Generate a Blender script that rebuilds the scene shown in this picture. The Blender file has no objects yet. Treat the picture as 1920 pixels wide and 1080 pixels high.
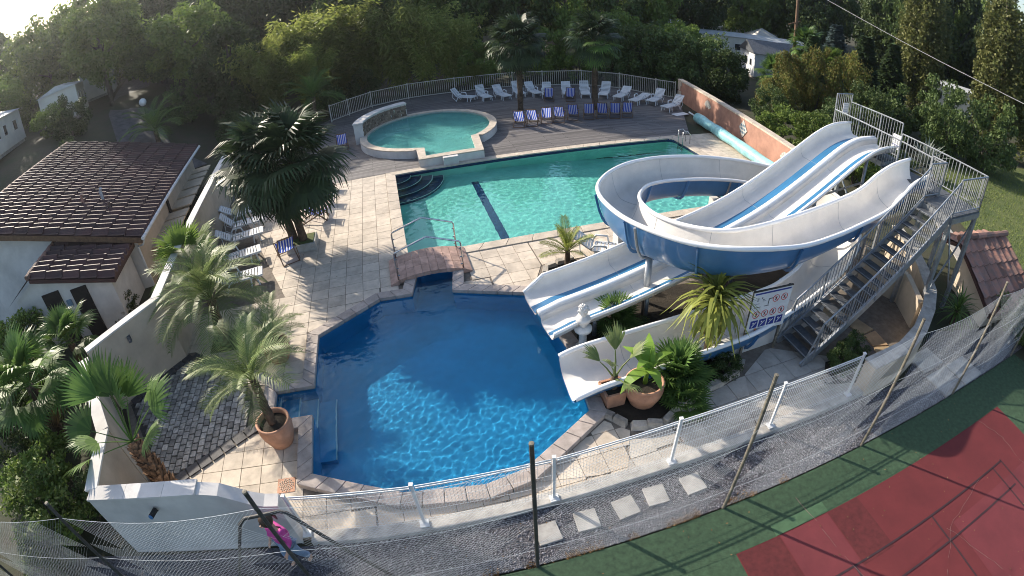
import bpy, bmesh, math, random
from math import sin, cos, pi, radians as rad, hypot, atan2, sqrt
from mathutils import Vector, Matrix, noise, Euler

S = bpy.context.scene
COL = S.collection
R = random.Random(11)

# ------------------------------------------------------------------ camera: small drone with a fisheye lens
cd = bpy.data.cameras.new('camera')
cam = bpy.data.objects.new('camera', cd)
COL.objects.link(cam)
S.camera = cam
S.render.engine = 'CYCLES'
cd.type = 'PANO'
cd.panorama_type = 'FISHEYE_LENS_POLYNOMIAL'
cd.sensor_fit = 'HORIZONTAL'
cd.sensor_width = 36.0
cd.fisheye_fov = rad(180)
for i, k in enumerate((0.0, -1920 / 36 / 965.86, 0.0, 0.0, 0.0)):
    setattr(cd, 'fisheye_polynomial_k%d' % i, k)
cd.clip_start = 0.05
cd.clip_end = 2000
cam.location = (0, 0, 8.3)
cam.rotation_euler = (rad(56.44463), rad(3.39232), rad(-2.24758))

# ------------------------------------------------------------------ sky, sun, exposure
SUN = Vector((-0.672, 0.589, 0.449)).normalized()
w = bpy.data.worlds.new('World')
S.world = w
w.use_nodes = True
nt = w.node_tree
bg = nt.nodes['Background']
sky = nt.nodes.new('ShaderNodeTexSky')
sky.sky_type = 'NISHITA'
sky.sun_disc = False
sky.sun_elevation = math.asin(SUN.z)
sky.sun_rotation = atan2(SUN.x, SUN.y)
sky.air_density = 1.0
sky.dust_density = 2.0
nt.links.new(sky.outputs[0], bg.inputs[0])
bg.inputs[1].default_value = 0.15
sl = bpy.data.lights.new('sun', 'SUN')
sl.energy = 5.0
sl.angle = rad(0.53)
sl.color = (1.0, 0.90, 0.76)
so = bpy.data.objects.new('sun', sl)
so.rotation_euler = SUN.to_track_quat('Z', 'Y').to_euler()
COL.objects.link(so)
sl.cycles.is_caustics_light = True
vs = S.view_settings
vs.view_transform = 'Standard'
vs.look = 'None'
vs.gamma = 1
vs.exposure = 0.78
vs.use_curve_mapping = False
S.cycles.use_denoising = True
S.cycles.filter_width = 1.0
S.cycles.max_bounces = 8
S.cycles.transparent_max_bounces = 12
S.cycles.sample_clamp_indirect = 6

# ------------------------------------------------------------------ helpers
AU = rad(12.5)
CU, SU = cos(AU), sin(AU)
def UV(u, v, z=0.0):
    return Vector((u * CU - v * SU, u * SU + v * CU, z))
def TOUV(x, y):
    return x * CU + y * SU, -x * SU + y * CU
V3 = Vector

class MB:
    """collects shapes into one mesh"""
    def __init__(s):
        s.v, s.f, s.m, s.k = [], [], [], 0
    def add(s, vs_, fs_):
        o = len(s.v)
        s.v += [tuple(p) for p in vs_]
        for f in fs_:
            s.f.append(tuple(i + o for i in f)); s.m.append(s.k)
        return s
    def box(s, c, sz, M=None, taper=1.0):
        a, b, h = sz[0] / 2, sz[1] / 2, sz[2] / 2
        p = [V3((x * a * (taper if z > 0 else 1), y * b * (taper if z > 0 else 1), z * h)) for z in (-1, 1) for x, y in ((-1, -1), (1, -1), (1, 1), (-1, 1))]
        if M is not None: p = [M @ q for q in p]
        c = V3(c)
        return s.add([q + c for q in p], [(3, 2, 1, 0), (4, 5, 6, 7), (0, 1, 5, 4), (1, 2, 6, 5), (2, 3, 7, 6), (3, 0, 4, 7)])
    def bar(s, a, b, w_, h_, up=(0, 0, 1)):
        a, b = V3(a), V3(b)
        d = b - a
        x = d.normalized()
        y = V3(up).cross(x)
        if y.length < 1e-4: y = V3((0, 1, 0)).cross(x)
        y.normalize(); z = x.cross(y)
        M = Matrix((x, y, z)).transposed()
        return s.box((a + b) / 2, (d.length, w_, h_), M)
    def tube(s, pts, r, n=6, cap=True):
        pts = [V3(p) for p in pts]
        k = len(pts)
        rr = r if isinstance(r, (list, tuple)) else [r] * k
        rings = []
        prev = None
        for i, p in enumerate(pts):
            t = (pts[min(i + 1, k - 1)] - pts[max(i - 1, 0)])
            t = t.normalized() if t.length > 1e-9 else V3((0, 0, 1))
            if prev is None:
                a = t.orthogonal().normalized()
            else:
                a = prev - t * prev.dot(t)
                a = a.normalized() if a.length > 1e-6 else t.orthogonal().normalized()
            prev = a
            b = t.cross(a)
            rings.append([p + (a * cos(2 * pi * j / n) + b * sin(2 * pi * j / n)) * rr[i] for j in range(n)])
        vs_ = [q for ring in rings for q in ring]
        fs_ = [(i * n + j, i * n + (j + 1) % n, (i + 1) * n + (j + 1) % n, (i + 1) * n + j) for i in range(k - 1) for j in range(n)]
        if cap: fs_ += [tuple(range(n - 1, -1, -1)), tuple((k - 1) * n + j for j in range(n))]
        return s.add(vs_, fs_)
    def prism(s, poly, z0, z1):
        n = len(poly)
        ar = sum(poly[i][0] * poly[(i + 1) % n][1] - poly[(i + 1) % n][0] * poly[i][1] for i in range(n))
        if ar < 0: poly = list(reversed(poly))
        return s.add([(p[0], p[1], z0) for p in poly] + [(p[0], p[1], z1) for p in poly],
                     [tuple(range(n - 1, -1, -1)), tuple(range(n, 2 * n))] + [(i, (i + 1) % n, n + (i + 1) % n, n + i) for i in range(n)])
    def lathe(s, prof, n=20, c=(0, 0, 0)):
        c = V3(c)
        k = len(prof)
        return s.add([c + V3((r * cos(2 * pi * j / n), r * sin(2 * pi * j / n), z)) for r, z in prof for j in range(n)],
                     [(i * n + j, i * n + (j + 1) % n, (i + 1) * n + (j + 1) % n, (i + 1) * n + j) for i in range(k - 1) for j in range(n)])
    def grid(s, rows):
        n = len(rows[0])
        return s.add([p for r_ in rows for p in r_], [(i * n + j, i * n + j + 1, (i + 1) * n + j + 1, (i + 1) * n + j) for i in range(len(rows) - 1) for j in range(n - 1)])
    def mesh(s, name, mats, smooth=False):
        me = bpy.data.meshes.new(name)
        me.from_pydata(s.v, [], s.f)
        for m_ in (mats if isinstance(mats, (list, tuple)) else [mats]): me.materials.append(m_)
        if any(s.m): me.polygons.foreach_set('material_index', s.m)
        if smooth: me.polygons.foreach_set('use_smooth', [True] * len(me.polygons))
        me.update()
        return me
    def build(s, name, mats, parent=None, smooth=False, bevel=0):
        o = put(name, s.mesh(name, mats, smooth), parent)
        if bevel:
            b = o.modifiers.new('bevel', 'BEVEL'); b.width = bevel; b.segments = 2; b.limit_method = 'ANGLE'
        return o

def put(name, me, parent=None, loc=None, rot=None, scale=None, M=None):
    o = bpy.data.objects.new(name, me)
    COL.objects.link(o)
    if parent is not None: o.parent = parent
    if M is not None: o.matrix_local = M
    if loc is not None: o.location = loc
    if rot is not None: o.rotation_euler = rot
    if scale is not None: o.scale = scale if isinstance(scale, (tuple, list, Vector)) else (scale,) * 3
    return o
def tag(o, label, cat, group=None):
    o['label'] = label; o['category'] = cat
    if group: o['group'] = group
    return o
def thing(name, label, cat, loc=(0, 0, 0), rz=0.0, group=None):
    o = bpy.data.objects.new(name, None)
    o.empty_display_size = 0.2
    COL.objects.link(o)
    o.location = loc; o.rotation_euler = (0, 0, rz)
    return tag(o, label, cat, group)
def struct(o): o['kind'] = 'structure'; return o
def stuff(o): o['kind'] = 'stuff'; return o
def copy_tree(src, loc, rz, label, scale=None):
    r = src.copy(); COL.objects.link(r)
    r.location = loc; r.rotation_euler = (0, 0, rz); r['label'] = label
    if scale: r.scale = (scale,) * 3
    for ch in src.children:
        c = ch.copy(); COL.objects.link(c); c.parent = r
        for g in ch.children:
            d = g.copy(); COL.objects.link(d); d.parent = c
    return r
ORD = ['first', 'second', 'third', 'fourth', 'fifth', 'sixth', 'seventh', 'eighth', 'ninth', 'tenth', 'eleventh', 'twelfth', 'thirteenth']

def inpoly(x, y, P):
    c = False
    for i in range(len(P)):
        (x1, y1), (x2, y2) = P[i][:2], P[i - 1][:2]
        if (y1 > y) != (y2 > y) and x < (x2 - x1) * (y - y1) / (y2 - y1) + x1: c = not c
    return c
def clip(poly, conv):
    """clip polygon by convex counter-clockwise polygon"""
    out = list(poly)
    for i in range(len(conv)):
        a, b = conv[i], conv[(i + 1) % len(conv)]
        sd = lambda p: (b[0] - a[0]) * (p[1] - a[1]) - (b[1] - a[1]) * (p[0] - a[0])
        inp, out = out, []
        for j in range(len(inp)):
            p, q = inp[j - 1], inp[j]
            sp, sq = sd(p), sd(q)
            if (sp >= 0) != (sq >= 0):
                t = sp / (sp - sq); out.append((p[0] + (q[0] - p[0]) * t, p[1] + (q[1] - p[1]) * t))
            if sq >= 0: out.append(q)
        if not out: return []
    return out
def ccw(P):
    a = sum(P[i][0] * P[(i + 1) % len(P)][1] - P[(i + 1) % len(P)][0] * P[i][1] for i in range(len(P)))
    return list(P) if a > 0 else list(reversed(P))
def area(P):
    return abs(sum(P[i][0] * P[(i + 1) % len(P)][1] - P[(i + 1) % len(P)][0] * P[i][1] for i in range(len(P)))) / 2
def sheet(name, outer, holes, z, mat_, parent=None):
    bm = bmesh.new()
    for loop in [outer] + holes:
        vs_ = [bm.verts.new((p[0], p[1], z)) for p in loop]
        for i in range(len(vs_)): bm.edges.new((vs_[i - 1], vs_[i]))
    bmesh.ops.triangle_fill(bm, edges=bm.edges[:], use_beauty=True, normal=(0, 0, 1))
    for f in bm.faces:
        if f.normal.z < 0: f.normal_flip()
    me = bpy.data.meshes.new(name); bm.to_mesh(me); bm.free(); me.materials.append(mat_)
    return put(name, me, parent)
def offset(poly, d):
    """offset a counter-clockwise polygon outwards by d"""
    n = len(poly); out = []
    for i in range(n):
        p0, p1, p2 = V3((*poly[i - 1][:2], 0)), V3((*poly[i][:2], 0)), V3((*poly[(i + 1) % n][:2], 0))
        a, b = (p1 - p0).normalized(), (p2 - p1).normalized()
        na, nb = V3((a.y, -a.x, 0)), V3((b.y, -b.x, 0))
        m_ = (na + nb); m_ = m_ / max(0.35, m_.dot(na))
        out.append((p1.x + m_.x * d, p1.y + m_.y * d))
    return out

# ------------------------------------------------------------------ materials
def node(nt, t, **kw):
    n = nt.nodes.new(t)
    for k, v in kw.items(): setattr(n, k, v)
    return n
def M(name, c, r=0.6, var=0.18, sc=3.0, c2=None, bump=0.0, bsc=40.0, metal=0.0, spec=0.4, rnd=0.0, coat=0.0, detail=4.0, island=False):
    m = bpy.data.materials.new(name); m.use_nodes = True
    nt = m.node_tree; L = nt.links
    b = nt.nodes['Principled BSDF']
    b.inputs['Roughness'].default_value = r; b.inputs['Metallic'].default_value = metal
    b.inputs['Specular IOR Level'].default_value = spec; b.inputs['Coat Weight'].default_value = coat
    tc = node(nt, 'ShaderNodeTexCoord'); nz = node(nt, 'ShaderNodeTexNoise')
    oi = node(nt, 'ShaderNodeObjectInfo')
    ad = node(nt, 'ShaderNodeVectorMath', operation='ADD')
    mu = node(nt, 'ShaderNodeVectorMath', operation='SCALE'); mu.inputs['Scale'].default_value = 37.0
    cx = node(nt, 'ShaderNodeCombineXYZ')
    for i in range(3): L.new(oi.outputs['Random'], cx.inputs[i])
    L.new(cx.outputs[0], mu.inputs[0]); L.new(tc.outputs['Object'], ad.inputs[0]); L.new(mu.outputs[0], ad.inputs[1])
    L.new(ad.outputs[0], nz.inputs['Vector'])
    nz.inputs['Scale'].default_value = sc; nz.inputs['Detail'].default_value = detail; nz.inputs['Roughness'].default_value = 0.65
    mp = node(nt, 'ShaderNodeMapRange'); mp.inputs[1].default_value = 0.3; mp.inputs[2].default_value = 0.7
    L.new(nz.outputs['Fac'], mp.inputs[0])
    mx = node(nt, 'ShaderNodeMix', data_type='RGBA')
    d = c2 if c2 else tuple(max(0, q * (1 - 2 * var)) for q in c)
    e = c if c2 else tuple(min(1, q * (1 + var * 0.6)) for q in c)
    mx.inputs[6].default_value = (*d, 1); mx.inputs[7].default_value = (*e, 1)
    L.new(mp.outputs[0], mx.inputs[0])
    out = mx.outputs[2]
    if rnd:
        hs = node(nt, 'ShaderNodeHueSaturation')
        mr = node(nt, 'ShaderNodeMapRange'); mr.inputs[3].default_value = 1 - rnd; mr.inputs[4].default_value = 1 + rnd
        if island:
            gi = node(nt, 'ShaderNodeNewGeometry'); L.new(gi.outputs['Random Per Island'], mr.inputs[0])
        else:
            L.new(oi.outputs['Random'], mr.inputs[0])
        L.new(mr.outputs[0], hs.inputs['Value']); L.new(out, hs.inputs['Color']); out = hs.outputs[0]
    L.new(out, b.inputs['Base Color'])
    if bump:
        n2 = node(nt, 'ShaderNodeTexNoise'); n2.inputs['Scale'].default_value = bsc; n2.inputs['Detail'].default_value = 5
        L.new(tc.outputs['Object'], n2.inputs['Vector'])
        bp = node(nt, 'ShaderNodeBump'); bp.inputs['Strength'].default_value = bump; bp.inputs['Distance'].default_value = 0.02
        L.new(n2.outputs['Fac'], bp.inputs['Height']); L.new(bp.outputs[0], b.inputs['Normal'])
    return m
def LEAF(name, c, c2, tr=0.35, rough=0.45, vary=0.35):
    m = bpy.data.materials.new(name); m.use_nodes = True
    nt = m.node_tree; L = nt.links
    b = nt.nodes['Principled BSDF']; b.inputs['Roughness'].default_value = rough + .08; b.inputs['Specular IOR Level'].default_value = 0.22
    gi = node(nt, 'ShaderNodeNewGeometry'); oi = node(nt, 'ShaderNodeObjectInfo')
    mx = node(nt, 'ShaderNodeMix', data_type='RGBA'); mx.inputs[6].default_value = (*c, 1); mx.inputs[7].default_value = (*c2, 1)
    L.new(gi.outputs['Random Per Island'], mx.inputs[0])
    hs = node(nt, 'ShaderNodeHueSaturation')
    mr = node(nt, 'ShaderNodeMapRange'); mr.inputs[3].default_value = 1 - vary; mr.inputs[4].default_value = 1 + vary
    L.new(oi.outputs['Random'], mr.inputs[0]); L.new(mr.outputs[0], hs.inputs['Value']); L.new(mx.outputs[2], hs.inputs['Color'])
    L.new(hs.outputs[0], b.inputs['Base Color'])
    t = node(nt, 'ShaderNodeBsdfTranslucent'); L.new(hs.outputs[0], t.inputs[0])
    ms = node(nt, 'ShaderNodeMixShader'); ms.inputs[0].default_value = tr
    L.new(b.outputs[0], ms.inputs[1]); L.new(t.outputs[0], ms.inputs[2])
    L.new(ms.outputs[0], nt.nodes['Material Output'].inputs[0])
    return m

m_tile = M('pale_paving', (0.55, 0.47, 0.38), 0.75, 0.16, 2.2, bump=0.15, rnd=0.09)
m_grout = M('paving_joint', (0.19, 0.16, 0.13), 0.9, 0.2, 6)
m_cope = M('coping_stone', (0.52, 0.445, 0.36), 0.75, 0.14, 3, bump=0.25, rnd=0.08)
m_copeh = M('pinkish_coping_block', (0.41, 0.35, 0.315), 0.75, 0.16, 4, bump=0.3, rnd=0.12)
m_soil = M('dark_soil', (0.055, 0.045, 0.032), 0.95, 0.3, 0.6, c2=(0.03, 0.042, 0.016), bump=0.8, bsc=8)
m_bed = M('planting_soil', (0.035, 0.028, 0.02), 0.95, 0.3, 2, bump=0.9, bsc=14)
m_lawnsoil = M('lawn_ground', (0.05, 0.075, 0.02), 0.95, 0.3, 0.9, c2=(0.10, 0.115, 0.035), bump=0.8, bsc=12)
m_asphalt = M('lane_asphalt', (0.10, 0.095, 0.095), 0.9, 0.25, 2, bump=0.3)
m_render = M('cream_render', (0.50, 0.42, 0.325), 0.85, 0.13, 0.9, bump=0.12, bsc=90)
m_white = M('white_render', (0.60, 0.58, 0.555), 0.85, 0.13, 0.9, bump=0.12, bsc=90)
m_conc = M('concrete', (0.40, 0.38, 0.35), 0.9, 0.2, 3, bump=0.3, rnd=0.08)
m_terr = M('terracotta_render', (0.40, 0.215, 0.155), 0.85, 0.15, 1.6, bump=0.15)
m_pot = M('terracotta_pot', (0.47, 0.25, 0.16), 0.75, 0.16, 4, bump=0.15)
m_brickt = M('bridge_brick', (0.47, 0.31, 0.25), 0.8, 0.2, 4, bump=0.3, rnd=0.15)
m_cobble = M('grey_cobble', (0.38, 0.345, 0.31), 0.8, 0.3, 5, bump=0.4, rnd=0.35)
m_cobbled = M('dark_edge_stone', (0.07, 0.068, 0.075), 0.7, 0.25, 5, bump=0.3, rnd=0.2)
m_rooft = M('brown_roof_tile', (0.082, 0.034, 0.03), 0.62, 0.22, 1.3, c2=(0.06, 0.037, 0.034), bump=0.3, rnd=0.28, spec=0.35)
m_roofr = M('mixed_roof_tile', (0.27, 0.13, 0.095), 0.75, 0.3, 4, c2=(0.15, 0.11, 0.095), bump=0.4, rnd=0.45)
m_slidew = M('white_gelcoat', (0.70, 0.675, 0.635), 0.28, 0.07, 1.6, spec=0.5, coat=0.25)
m_rim = M('slide_rim_white', (0.80, 0.80, 0.80), 0.25, 0.03, 2, coat=0.3)
m_slideb = M('blue_gelcoat', (0.06, 0.19, 0.40), 0.35, 0.1, 1.2, coat=0.3)
m_strip = M('slide_blue_lane', (0.035, 0.16, 0.32), 0.4, 0.1, 1.0)
m_steel = M('galvanised_steel', (0.33, 0.35, 0.375), 0.45, 0.15, 5, metal=0.6)
m_inox = M('polished_steel', (0.60, 0.60, 0.60), 0.18, 0.05, 5, metal=1.0)
m_grate = M('steel_grating', (0.13, 0.14, 0.155), 0.6, 0.2, 6, metal=0.5)
m_postd = M('dark_painted_post', (0.06, 0.055, 0.05), 0.6, 0.3, 9)
m_postg = M('weathered_post', (0.20, 0.18, 0.14), 0.7, 0.3, 9)
m_wire = M('galvanised_wire', (0.50, 0.54, 0.57), 0.5, 0.1, 6)
m_whitep = M('white_paint', (0.62, 0.63, 0.64), 0.5, 0.06, 4)
m_plast = M('white_plastic', (0.64, 0.66, 0.68), 0.4, 0.06, 3)
m_fencep = M('cream_fence_paint', (0.50, 0.48, 0.42), 0.6, 0.15, 6)
m_wood = M('dark_frame_wood', (0.16, 0.09, 0.05), 0.65, 0.25, 8)
m_trunk = M('fibrous_trunk', (0.11, 0.075, 0.05), 0.95, 0.35, 6, bump=1.0, bsc=26)
m_bark = M('bark', (0.10, 0.085, 0.07), 0.95, 0.3, 5, bump=0.8, bsc=18)
m_boot = M('palm_boot', (0.20, 0.115, 0.065), 0.9, 0.35, 9, bump=0.6, rnd=0.3)
m_stone = M('rubble_stone', (0.22, 0.17, 0.13), 0.9, 0.3, 4, bump=0.6, rnd=0.3)
m_lime = M('pale_boulder', (0.42, 0.38, 0.33), 0.9, 0.25, 3, bump=0.6, rnd=0.15)
m_marble = M('white_statue_stone', (0.68, 0.66, 0.63), 0.6, 0.12, 6, bump=0.1)
m_glassd = M('dark_window', (0.02, 0.025, 0.03), 0.08, 0.1, 3, spec=0.6)
m_dark = M('dark_opening', (0.018, 0.014, 0.013), 0.7, 0.2, 4)
m_door = M('beige_panel_door', (0.52, 0.44, 0.33), 0.7, 0.1, 2, rnd=0.06)
m_mob = M('mobile_home_cladding', (0.58, 0.56, 0.50), 0.6, 0.07, 1)
m_mobr = M('mobile_home_roof', (0.50, 0.52, 0.53), 0.5, 0.12, 1)
m_tub = M('roller_cover_foil', (0.28, 0.58, 0.60), 0.35, 0.2, 2.5, bump=0.5, bsc=6)
m_green = M('court_green', (0.042, 0.082, 0.042), 0.85, 0.22, 9, bump=0.2, bsc=120)
m_greenl = M('court_green_patch', (0.06, 0.12, 0.06), 0.85, 0.12, 6, bump=0.2, bsc=120)
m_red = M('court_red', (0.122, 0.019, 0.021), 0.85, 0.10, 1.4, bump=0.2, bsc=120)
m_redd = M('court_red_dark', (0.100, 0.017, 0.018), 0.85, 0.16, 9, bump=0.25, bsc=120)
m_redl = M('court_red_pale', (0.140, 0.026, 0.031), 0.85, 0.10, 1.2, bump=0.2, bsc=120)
m_line = M('court_line_grey', (0.04, 0.018, 0.022), 0.8, 0.15, 6)
m_gravel = M('grey_gravel', (0.25, 0.24, 0.255), 0.9, 0.4, 24, bump=1.0, bsc=38, rnd=0.5, island=True)
m_gravb = M('gravel_bed', (0.12, 0.115, 0.125), 0.95, 0.4, 22, bump=1.0, bsc=34)
m_pink = M('pink_cotton', (0.55, 0.07, 0.30), 0.85, 0.12, 8)
m_jean = M('pale_denim', (0.22, 0.30, 0.42), 0.9, 0.2, 10)
m_skin = M('skin', (0.50, 0.30, 0.21), 0.6, 0.08, 8)
m_hair = M('brown_hair', (0.06, 0.032, 0.018), 0.5, 0.3, 30)
m_navy = M('navy_tile', (0.012, 0.035, 0.12), 0.3, 0.25, 9)
m_liner = M('turquoise_liner', (0.34, 0.62, 0.56), 0.6, 0.08, 1.2)
m_hexf = M('blue_pool_paint', (0.026, 0.29, 0.50), 0.6, 0.10, 1.0)
m_round = M('wading_pool_paint', (0.28, 0.55, 0.52), 0.6, 0.10, 1.0)
m_redsign = M('sign_red', (0.5, 0.04, 0.03), 0.6, 0.05)
m_bluesign = M('sign_blue', (0.02, 0.035, 0.22), 0.5, 0.05)
m_black = M('sign_black', (0.015, 0.015, 0.015), 0.6, 0.05)
m_grey = M('sign_grey', (0.35, 0.36, 0.38), 0.6, 0.05)
m_orange = M('sign_orange', (0.6, 0.16, 0.02), 0.6, 0.05)
m_mosb = M('mosaic_blue', (0.16, 0.25, 0.33), 0.5, 0.2, 9)
m_mosw = M('mosaic_white', (0.55, 0.53, 0.48), 0.6, 0.2, 9)
m_fabw = M('pale_tarp', (0.68, 0.66, 0.62), 0.7, 0.08)

def stripes():
    m = bpy.data.materials.new('blue_white_stripe_canvas'); m.use_nodes = True
    nt = m.node_tree; b = nt.nodes['Principled BSDF']; b.inputs['Roughness'].default_value = 0.85
    tc = node(nt, 'ShaderNodeTexCoord'); sx = node(nt, 'ShaderNodeSeparateXYZ')
    nt.links.new(tc.outputs['Object'], sx.inputs[0])
    mu = node(nt, 'ShaderNodeMath', operation='MULTIPLY'); mu.inputs[1].default_value = 11.0
    fr = node(nt, 'ShaderNodeMath', operation='FRACT'); gt = node(nt, 'ShaderNodeMath', operation='GREATER_THAN'); gt.inputs[1].default_value = 0.6
    nt.links.new(sx.outputs[0], mu.inputs[0]); nt.links.new(mu.outputs[0], fr.inputs[0]); nt.links.new(fr.outputs[0], gt.inputs[0])
    mx = node(nt, 'ShaderNodeMix', data_type='RGBA'); mx.inputs[6].default_value = (0.03, 0.095, 0.58, 1); mx.inputs[7].default_value = (0.72, 0.74, 0.78, 1)
    nt.links.new(gt.outputs[0], mx.inputs[0]); nt.links.new(mx.outputs[2], b.inputs['Base Color'])
    t = node(nt, 'ShaderNodeBsdfTranslucent'); nt.links.new(mx.outputs[2], t.inputs[0])
    ms = node(nt, 'ShaderNodeMixShader'); ms.inputs[0].default_value = 0.5
    nt.links.new(b.outputs[0], ms.inputs[1]); nt.links.new(t.outputs[0], ms.inputs[2]); nt.links.new(ms.outputs[0], nt.nodes['Material Output'].inputs[0])
    return m
m_stripe = stripes()
def planks():
    m = bpy.data.materials.new('weathered_deck_boards'); m.use_nodes = True
    nt = m.node_tree; L = nt.links; b = nt.nodes['Principled BSDF']; b.inputs['Roughness'].default_value = 0.7
    tc = node(nt, 'ShaderNodeTexCoord'); mp = node(nt, 'ShaderNodeMapping'); mp.inputs['Rotation'].default_value = (0, 0, -AU)
    L.new(tc.outputs['Object'], mp.inputs[0])
    br = node(nt, 'ShaderNodeTexBrick'); br.offset = 0.37
    br.inputs['Scale'].default_value = 1.0; br.inputs['Brick Width'].default_value = 3.1; br.inputs['Row Height'].default_value = 0.145
    br.inputs['Mortar Size'].default_value = 0.012; br.inputs['Color1'].default_value = (0.19, 0.175, 0.17, 1); br.inputs['Color2'].default_value = (0.09, 0.082, 0.08, 1); br.inputs['Mortar'].default_value = (0.015, 0.012, 0.01, 1)
    L.new(mp.outputs[0], br.inputs['Vector'])
    nz = node(nt, 'ShaderNodeTexNoise'); nz.inputs['Scale'].default_value = 1.3; nz.inputs['Detail'].default_value = 6
    st = node(nt, 'ShaderNodeMapping'); st.inputs['Scale'].default_value = (0.6, 6, 1); L.new(mp.outputs[0], st.inputs[0]); L.new(st.outputs[0], nz.inputs['Vector'])
    mr = node(nt, 'ShaderNodeMapRange'); mr.inputs[3].default_value = 0.35; mr.inputs[4].default_value = 1.6; L.new(nz.outputs[0], mr.inputs[0])
    hs = node(nt, 'ShaderNodeHueSaturation'); L.new(br.outputs[0], hs.inputs['Color']); L.new(mr.outputs[0], hs.inputs['Value']); L.new(hs.outputs[0], b.inputs['Base Color'])
    bp = node(nt, 'ShaderNodeBump'); bp.inputs['Strength'].default_value = 0.5; bp.inputs['Distance'].default_value = 0.01; bp.invert = True
    L.new(br.outputs['Fac'], bp.inputs['Height']); L.new(bp.outputs[0], b.inputs['Normal'])
    return m
m_deck = planks()
def water(name, c):
    m = bpy.data.materials.new(name); m.use_nodes = True
    nt = m.node_tree; nt.nodes.clear()
    o = node(nt, 'ShaderNodeOutputMaterial'); g = node(nt, 'ShaderNodeBsdfGlass')
    g.inputs['IOR'].default_value = 1.33; g.inputs['Roughness'].default_value = 0.0; g.inputs['Color'].default_value = (*c, 1)
    nt.links.new(g.outputs[0], o.inputs[0])
    return m
m_wmain = water('turquoise_water', (0.70, 0.97, 0.95))
m_whex = water('blue_water', (0.62, 0.92, 1.0))
m_wround = water('wading_water', (0.75, 0.97, 0.97))

l_fan = LEAF('fan_palm_leaf', (0.072, 0.136, 0.035), (0.120, 0.200, 0.048), 0.35, 0.4)
l_fand = LEAF('dark_fan_palm_leaf', (0.030, 0.051, 0.024), (0.052, 0.081, 0.033), 0.25, 0.4)
l_fany = LEAF('light_fan_palm_leaf', (0.135, 0.216, 0.041), (0.203, 0.284, 0.068), 0.4, 0.4)
l_pin = LEAF('feather_palm_leaf', (0.12, 0.175, 0.06), (0.22, 0.26, 0.10), 0.3, 0.4)
l_cord = LEAF('strap_leaf', (0.162, 0.209, 0.041), (0.270, 0.284, 0.068), 0.3, 0.4)
l_dry = LEAF('dry_palm_leaf', (0.220, 0.154, 0.077), (0.143, 0.094, 0.044), 0.2, 0.8)
l_ban = LEAF('banana_leaf', (0.165, 0.275, 0.044), (0.198, 0.330, 0.055), 0.4, 0.4, 0.2)
l_dark = LEAF('dark_tree_leaf', (0.050, 0.082, 0.027), (0.096, 0.138, 0.042), 0.3, 0.5)
l_mid = LEAF('green_tree_leaf', (0.092, 0.149, 0.033), (0.175, 0.237, 0.051), 0.35, 0.5)
l_bam = LEAF('bamboo_leaf', (0.156, 0.204, 0.042), (0.300, 0.324, 0.090), 0.5, 0.5)
l_yel = LEAF('autumn_leaf', (0.162, 0.135, 0.027), (0.324, 0.257, 0.041), 0.4, 0.5)
l_hedge = LEAF('browning_hedge_leaf', (0.160, 0.126, 0.037), (0.110, 0.144, 0.034), 0.35, 0.6)
l_blue = LEAF('blue_needle', (0.081, 0.115, 0.115), (0.047, 0.074, 0.068), 0.15, 0.6)
l_conif = LEAF('conifer_needle', (0.039, 0.070, 0.029), (0.070, 0.114, 0.039), 0.2, 0.6)
l_grey = LEAF('grey_leaf', (0.200, 0.220, 0.190), (0.130, 0.160, 0.130), 0.2, 0.6)
l_grass = LEAF('grass_blade', (0.088, 0.135, 0.030), (0.162, 0.189, 0.054), 0.3, 0.7)
l_pop = LEAF('poplar_leaf', (0.098, 0.121, 0.034), (0.184, 0.190, 0.069), 0.35, 0.45)
# ================================================================== THE SETTING
HX = ccw([(-4.38, 6.02), (-2.36, 5.57), (-0.75, 5.70), (0.02, 6.02), (1.50, 7.45), (1.25, 9.70), (0.45, 12.10), (-1.72, 12.52), (-1.80, 14.2), (-2.92, 14.0), (-2.95, 12.48),
          (-3.90, 12.33), (-5.42, 10.72), (-5.00, 8.72), (-6.00, 8.52), (-5.76, 7.50), (-4.78, 7.70)])
PU0, PU1, PV0, PV1 = -0.1, 14.75, 15.2, 23.56
MP = [tuple(UV(u, v)[:2]) for u, v in ((PU0, PV0), (PU1, PV0), (PU1, PV1), (PU0, PV1))]
MPO = [tuple(UV(u, v)[:2]) for u, v in ((PU0 - .43, PV0 - .43), (PU1 + .43, PV0 - .43), (PU1 + .43, PV1 + .43), (PU0 - .43, PV1 + .43))]
HXO = offset(HX, 0.32)

def sstep(a, b, x):
    t = min(1, max(0, (x - a) / (b - a))); return t * t * (3 - 2 * t)
def hill(x, y):
    a = -x - 14
    h = 5.2 * sstep(3, 21, a) * sstep(13, 27, y) + 0.05 * max(0, a - 20) * sstep(13, 27, y)
    far = 0.035 * max(0, hypot(x, y) - 60)
    return h + min(far, 6)
def ground_z(x, y): return hill(x, y)

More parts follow.
